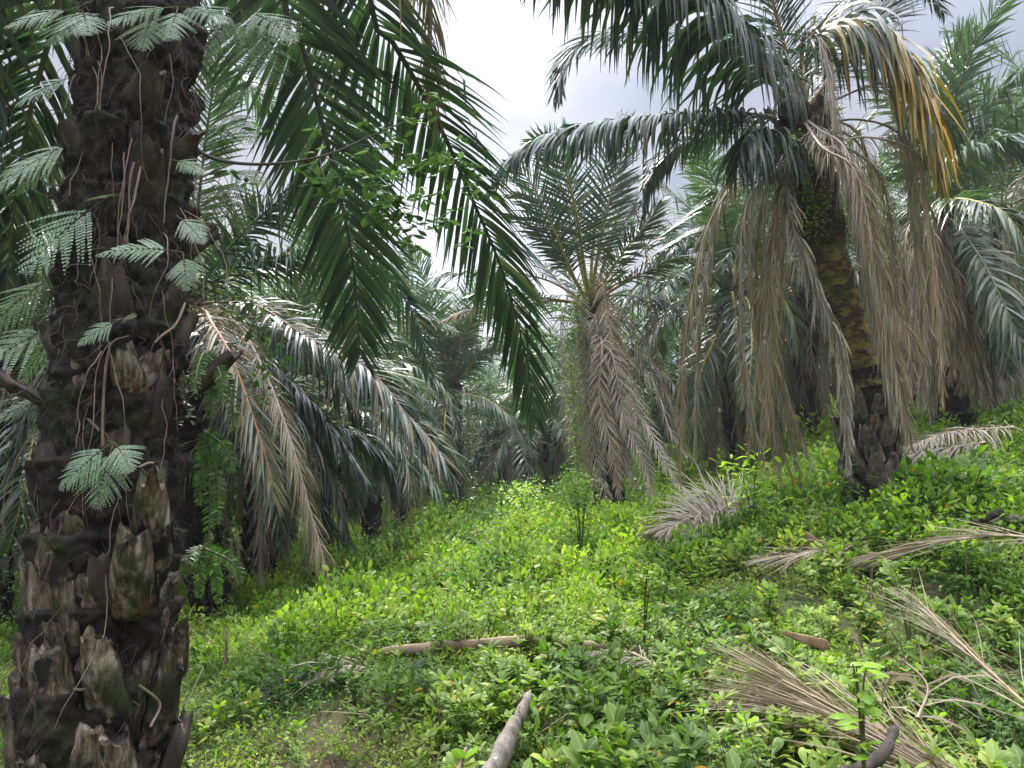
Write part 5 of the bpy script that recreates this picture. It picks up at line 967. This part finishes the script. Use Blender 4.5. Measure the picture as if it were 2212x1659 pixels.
fallen('brown ribs half buried in weeds at the right edge', [(2300, 1160, 5.4), (2180, 1140, 5.6), (2060, 1150, 5.8), (1900, 1180, 6.2)], 10, GR, nl=70, Lm=0.7, alpha=(30, 10), wd=0.011, dry=0.6)
fallen('splayed grey leaflets left of the long pale petiole', [(840, 1425, 5.5), (760, 1420, 5.4), (680, 1432, 5.3), (640, 1450, 5.25)], 11, GR, nl=70, Lm=0.5, alpha=(50, 20), wd=0.013, dry=0.95, droop=0.4)
fallen('grey ribs lying behind the long pale petiole', [(1150, 1415, 5.9), (1000, 1395, 6.0), (860, 1385, 6.0), (760, 1400, 5.9)], 12, GR, nl=80, Lm=0.5, alpha=(40, 15), wd=0.011, dry=0.9)
fallen('small dead leaflets curling up in the centre of the undergrowth', [(1420, 1420, 5.0), (1360, 1390, 5.1), (1290, 1390, 5.2)], 13, GR, nl=30, Lm=0.4, alpha=(60, 30), wd=0.012, dry=0.9, droop=0.8)
fallen('tangle of dry ribs beside the brown sheath on the right', [(1900, 1150, 6.9), (1820, 1165, 6.9), (1740, 1180, 6.9), (1660, 1190, 7.0)], 14, GR, nl=70, Lm=0.6, alpha=(50, 20), wd=0.013, dry=0.85)
def petiole(label, pts, r0, r1, mk, name='fallen_petiole', cat='petiole', flat=0.6, seed=0, sink=0.05):
    P = cr([pt(q) for q in pts], 30) - UP * sink; mb = MB(); r = np.random.default_rng(seed); P = P + 0.006 * (fbm(P * 6 + seed, 3)[:, None] - 0.45)
    rad = np.linspace(r0, r1, 30); rad = rad * (0.8 + 0.4 * vnoise(np.stack([np.arange(30) * 0.4 + seed * 9, np.zeros(30), np.zeros(30)], -1))); rad[0] *= 0.5; rad[1] *= 0.8; rad[-1] *= 0.4; rad[-2] *= 0.75
    tubes(mb, P, rad[None], 10, ref=UP, flat=flat); i = np.arange(10)
    mb.T.append(np.stack([np.full(8, 0), i[1:9], i[2:10]], 1)); mb.TM.append(np.zeros(8)); e = 29 * 10; mb.T.append(np.stack([np.full(8, e), e + i[2:10], e + i[1:9]], 1)); mb.TM.append(np.zeros(8))
    o = build(mb, name, [M[mk]]); return tag(o, label, cat)
petiole('long pale tan petiole lying level across the centre foreground', [(825, 1430, 5.45), (900, 1424, 5.45), (1050, 1412, 5.5), (1180, 1408, 5.5), (1290, 1418, 5.5), (1420, 1430, 5.6)], 0.045, 0.03, 'deadwood', seed=1, sink=-0.07)
petiole('grey lichen spotted petiole pointing down to the bottom edge at the centre', [(1145, 1480, 4.2), (1115, 1540, 3.8), (1075, 1620, 3.4), (1030, 1700, 3.1)], 0.035, 0.075, 'greywood', seed=2)
petiole('small brown bark sliver standing left of the grey petiole', [(1008, 1590, 3.55), (990, 1640, 3.4), (985, 1670, 3.3)], 0.015, 0.025, 'deadwood', seed=3)
petiole('broken brown branch low in the right foreground', [(1760, 1610, 3.1), (1830, 1595, 3.1), (1900, 1560, 3.2), (1930, 1500, 3.3)], 0.03, 0.02, 'bootdark', 'fallen_branch', 'branch', 1.0, 4, 0.13)
petiole('split tan palm sheath lying below the leaning palm', [(1735, 1125, 7.2), (1760, 1150, 7.1), (1800, 1175, 7.0)], 0.02, 0.10, 'deadwood', 'palm_sheath', 'sheath', 0.16, 5, 0.10)
petiole('dark hollow piece of trunk lying under the tan sheath', [(1760, 1190, 6.95), (1790, 1170, 7.0), (1815, 1150, 7.1)], 0.06, 0.04, 'bark', 'rotten_wood', 'wood', 0.8, 6, 0.1)
petiole('cut pale log end at the right edge of the slope', [(2130, 1105, 6.3), (2180, 1098, 6.3), (2240, 1095, 6.3)], 0.04, 0.055, 'greywood', 'fallen_log', 'log', 0.8, 7, 0.1)
petiole('dark broken petiole standing near the far right ribs', [(2100, 1120, 6.2), (2130, 1105, 6.2), (2165, 1090, 6.2)], 0.03, 0.03, 'bark', 'fallen_petiole', 'petiole', 1.0, 8)
petiole('folded brown spathe caught in the ribs of the right foreground', [(1690, 1325, 4.2), (1720, 1335, 4.15), (1790, 1355, 4.1)], 0.012, 0.032, 'boottan', 'palm_sheath', 'sheath', 0.15, 9, 0.10)
petiole('small upright dead stick in the grass right of the near trunk', [(487, 1420, 5.2), (489, 1380, 5.2), (490, 1340, 5.2)], 0.012, 0.008, 'deadwood', 'dead_stick', 'stick', 1.0, 10)
petiole('grey stump of a petiole poking up behind the long pale one', [(942, 1375, 6.0), (950, 1345, 6.0), (960, 1320, 6.0)], 0.03, 0.02, 'greywood', seed=11)
# crumpled black sheets
for k, (u, v, d, sx, sy, lab) in enumerate([(612, 1475, 5.15, 0.16, 0.10, 'crumpled black plastic sheet on the moss below the grey leaflets'), (870, 1455, 5.3, 0.14, 0.05, 'second, thinner scrap of black plastic half under the pale petiole')]):
    b = W(u, v, d); n = 20; X_, Y_ = np.meshgrid(np.linspace(-1, 1, n), np.linspace(-1, 1, n)); c = b
    V = np.stack([c[0] + X_ * sx + 0.03 * Y_, c[1] + Y_ * sy, c[2] + X_ * sx * 0.45 - Y_ * Y_ * 0.02 + Y_ * 0.05 + 0.05 * fbm(np.stack([X_ * 2 + k, Y_ * 2, 0 * X_], -1), 3)], -1); i = np.arange(n * n).reshape(n, n)
    mb = MB(); q = np.stack([i[:-1, :-1], i[:-1, 1:], i[1:, 1:], i[1:, :-1]], -1).reshape(-1, 4); mb.add(V, q); mb.add(V - UP * 0.006, q[:, ::-1])
    tag(build(mb, 'plastic_sheet', [M['blackplastic']]), lab, 'plastic sheet')
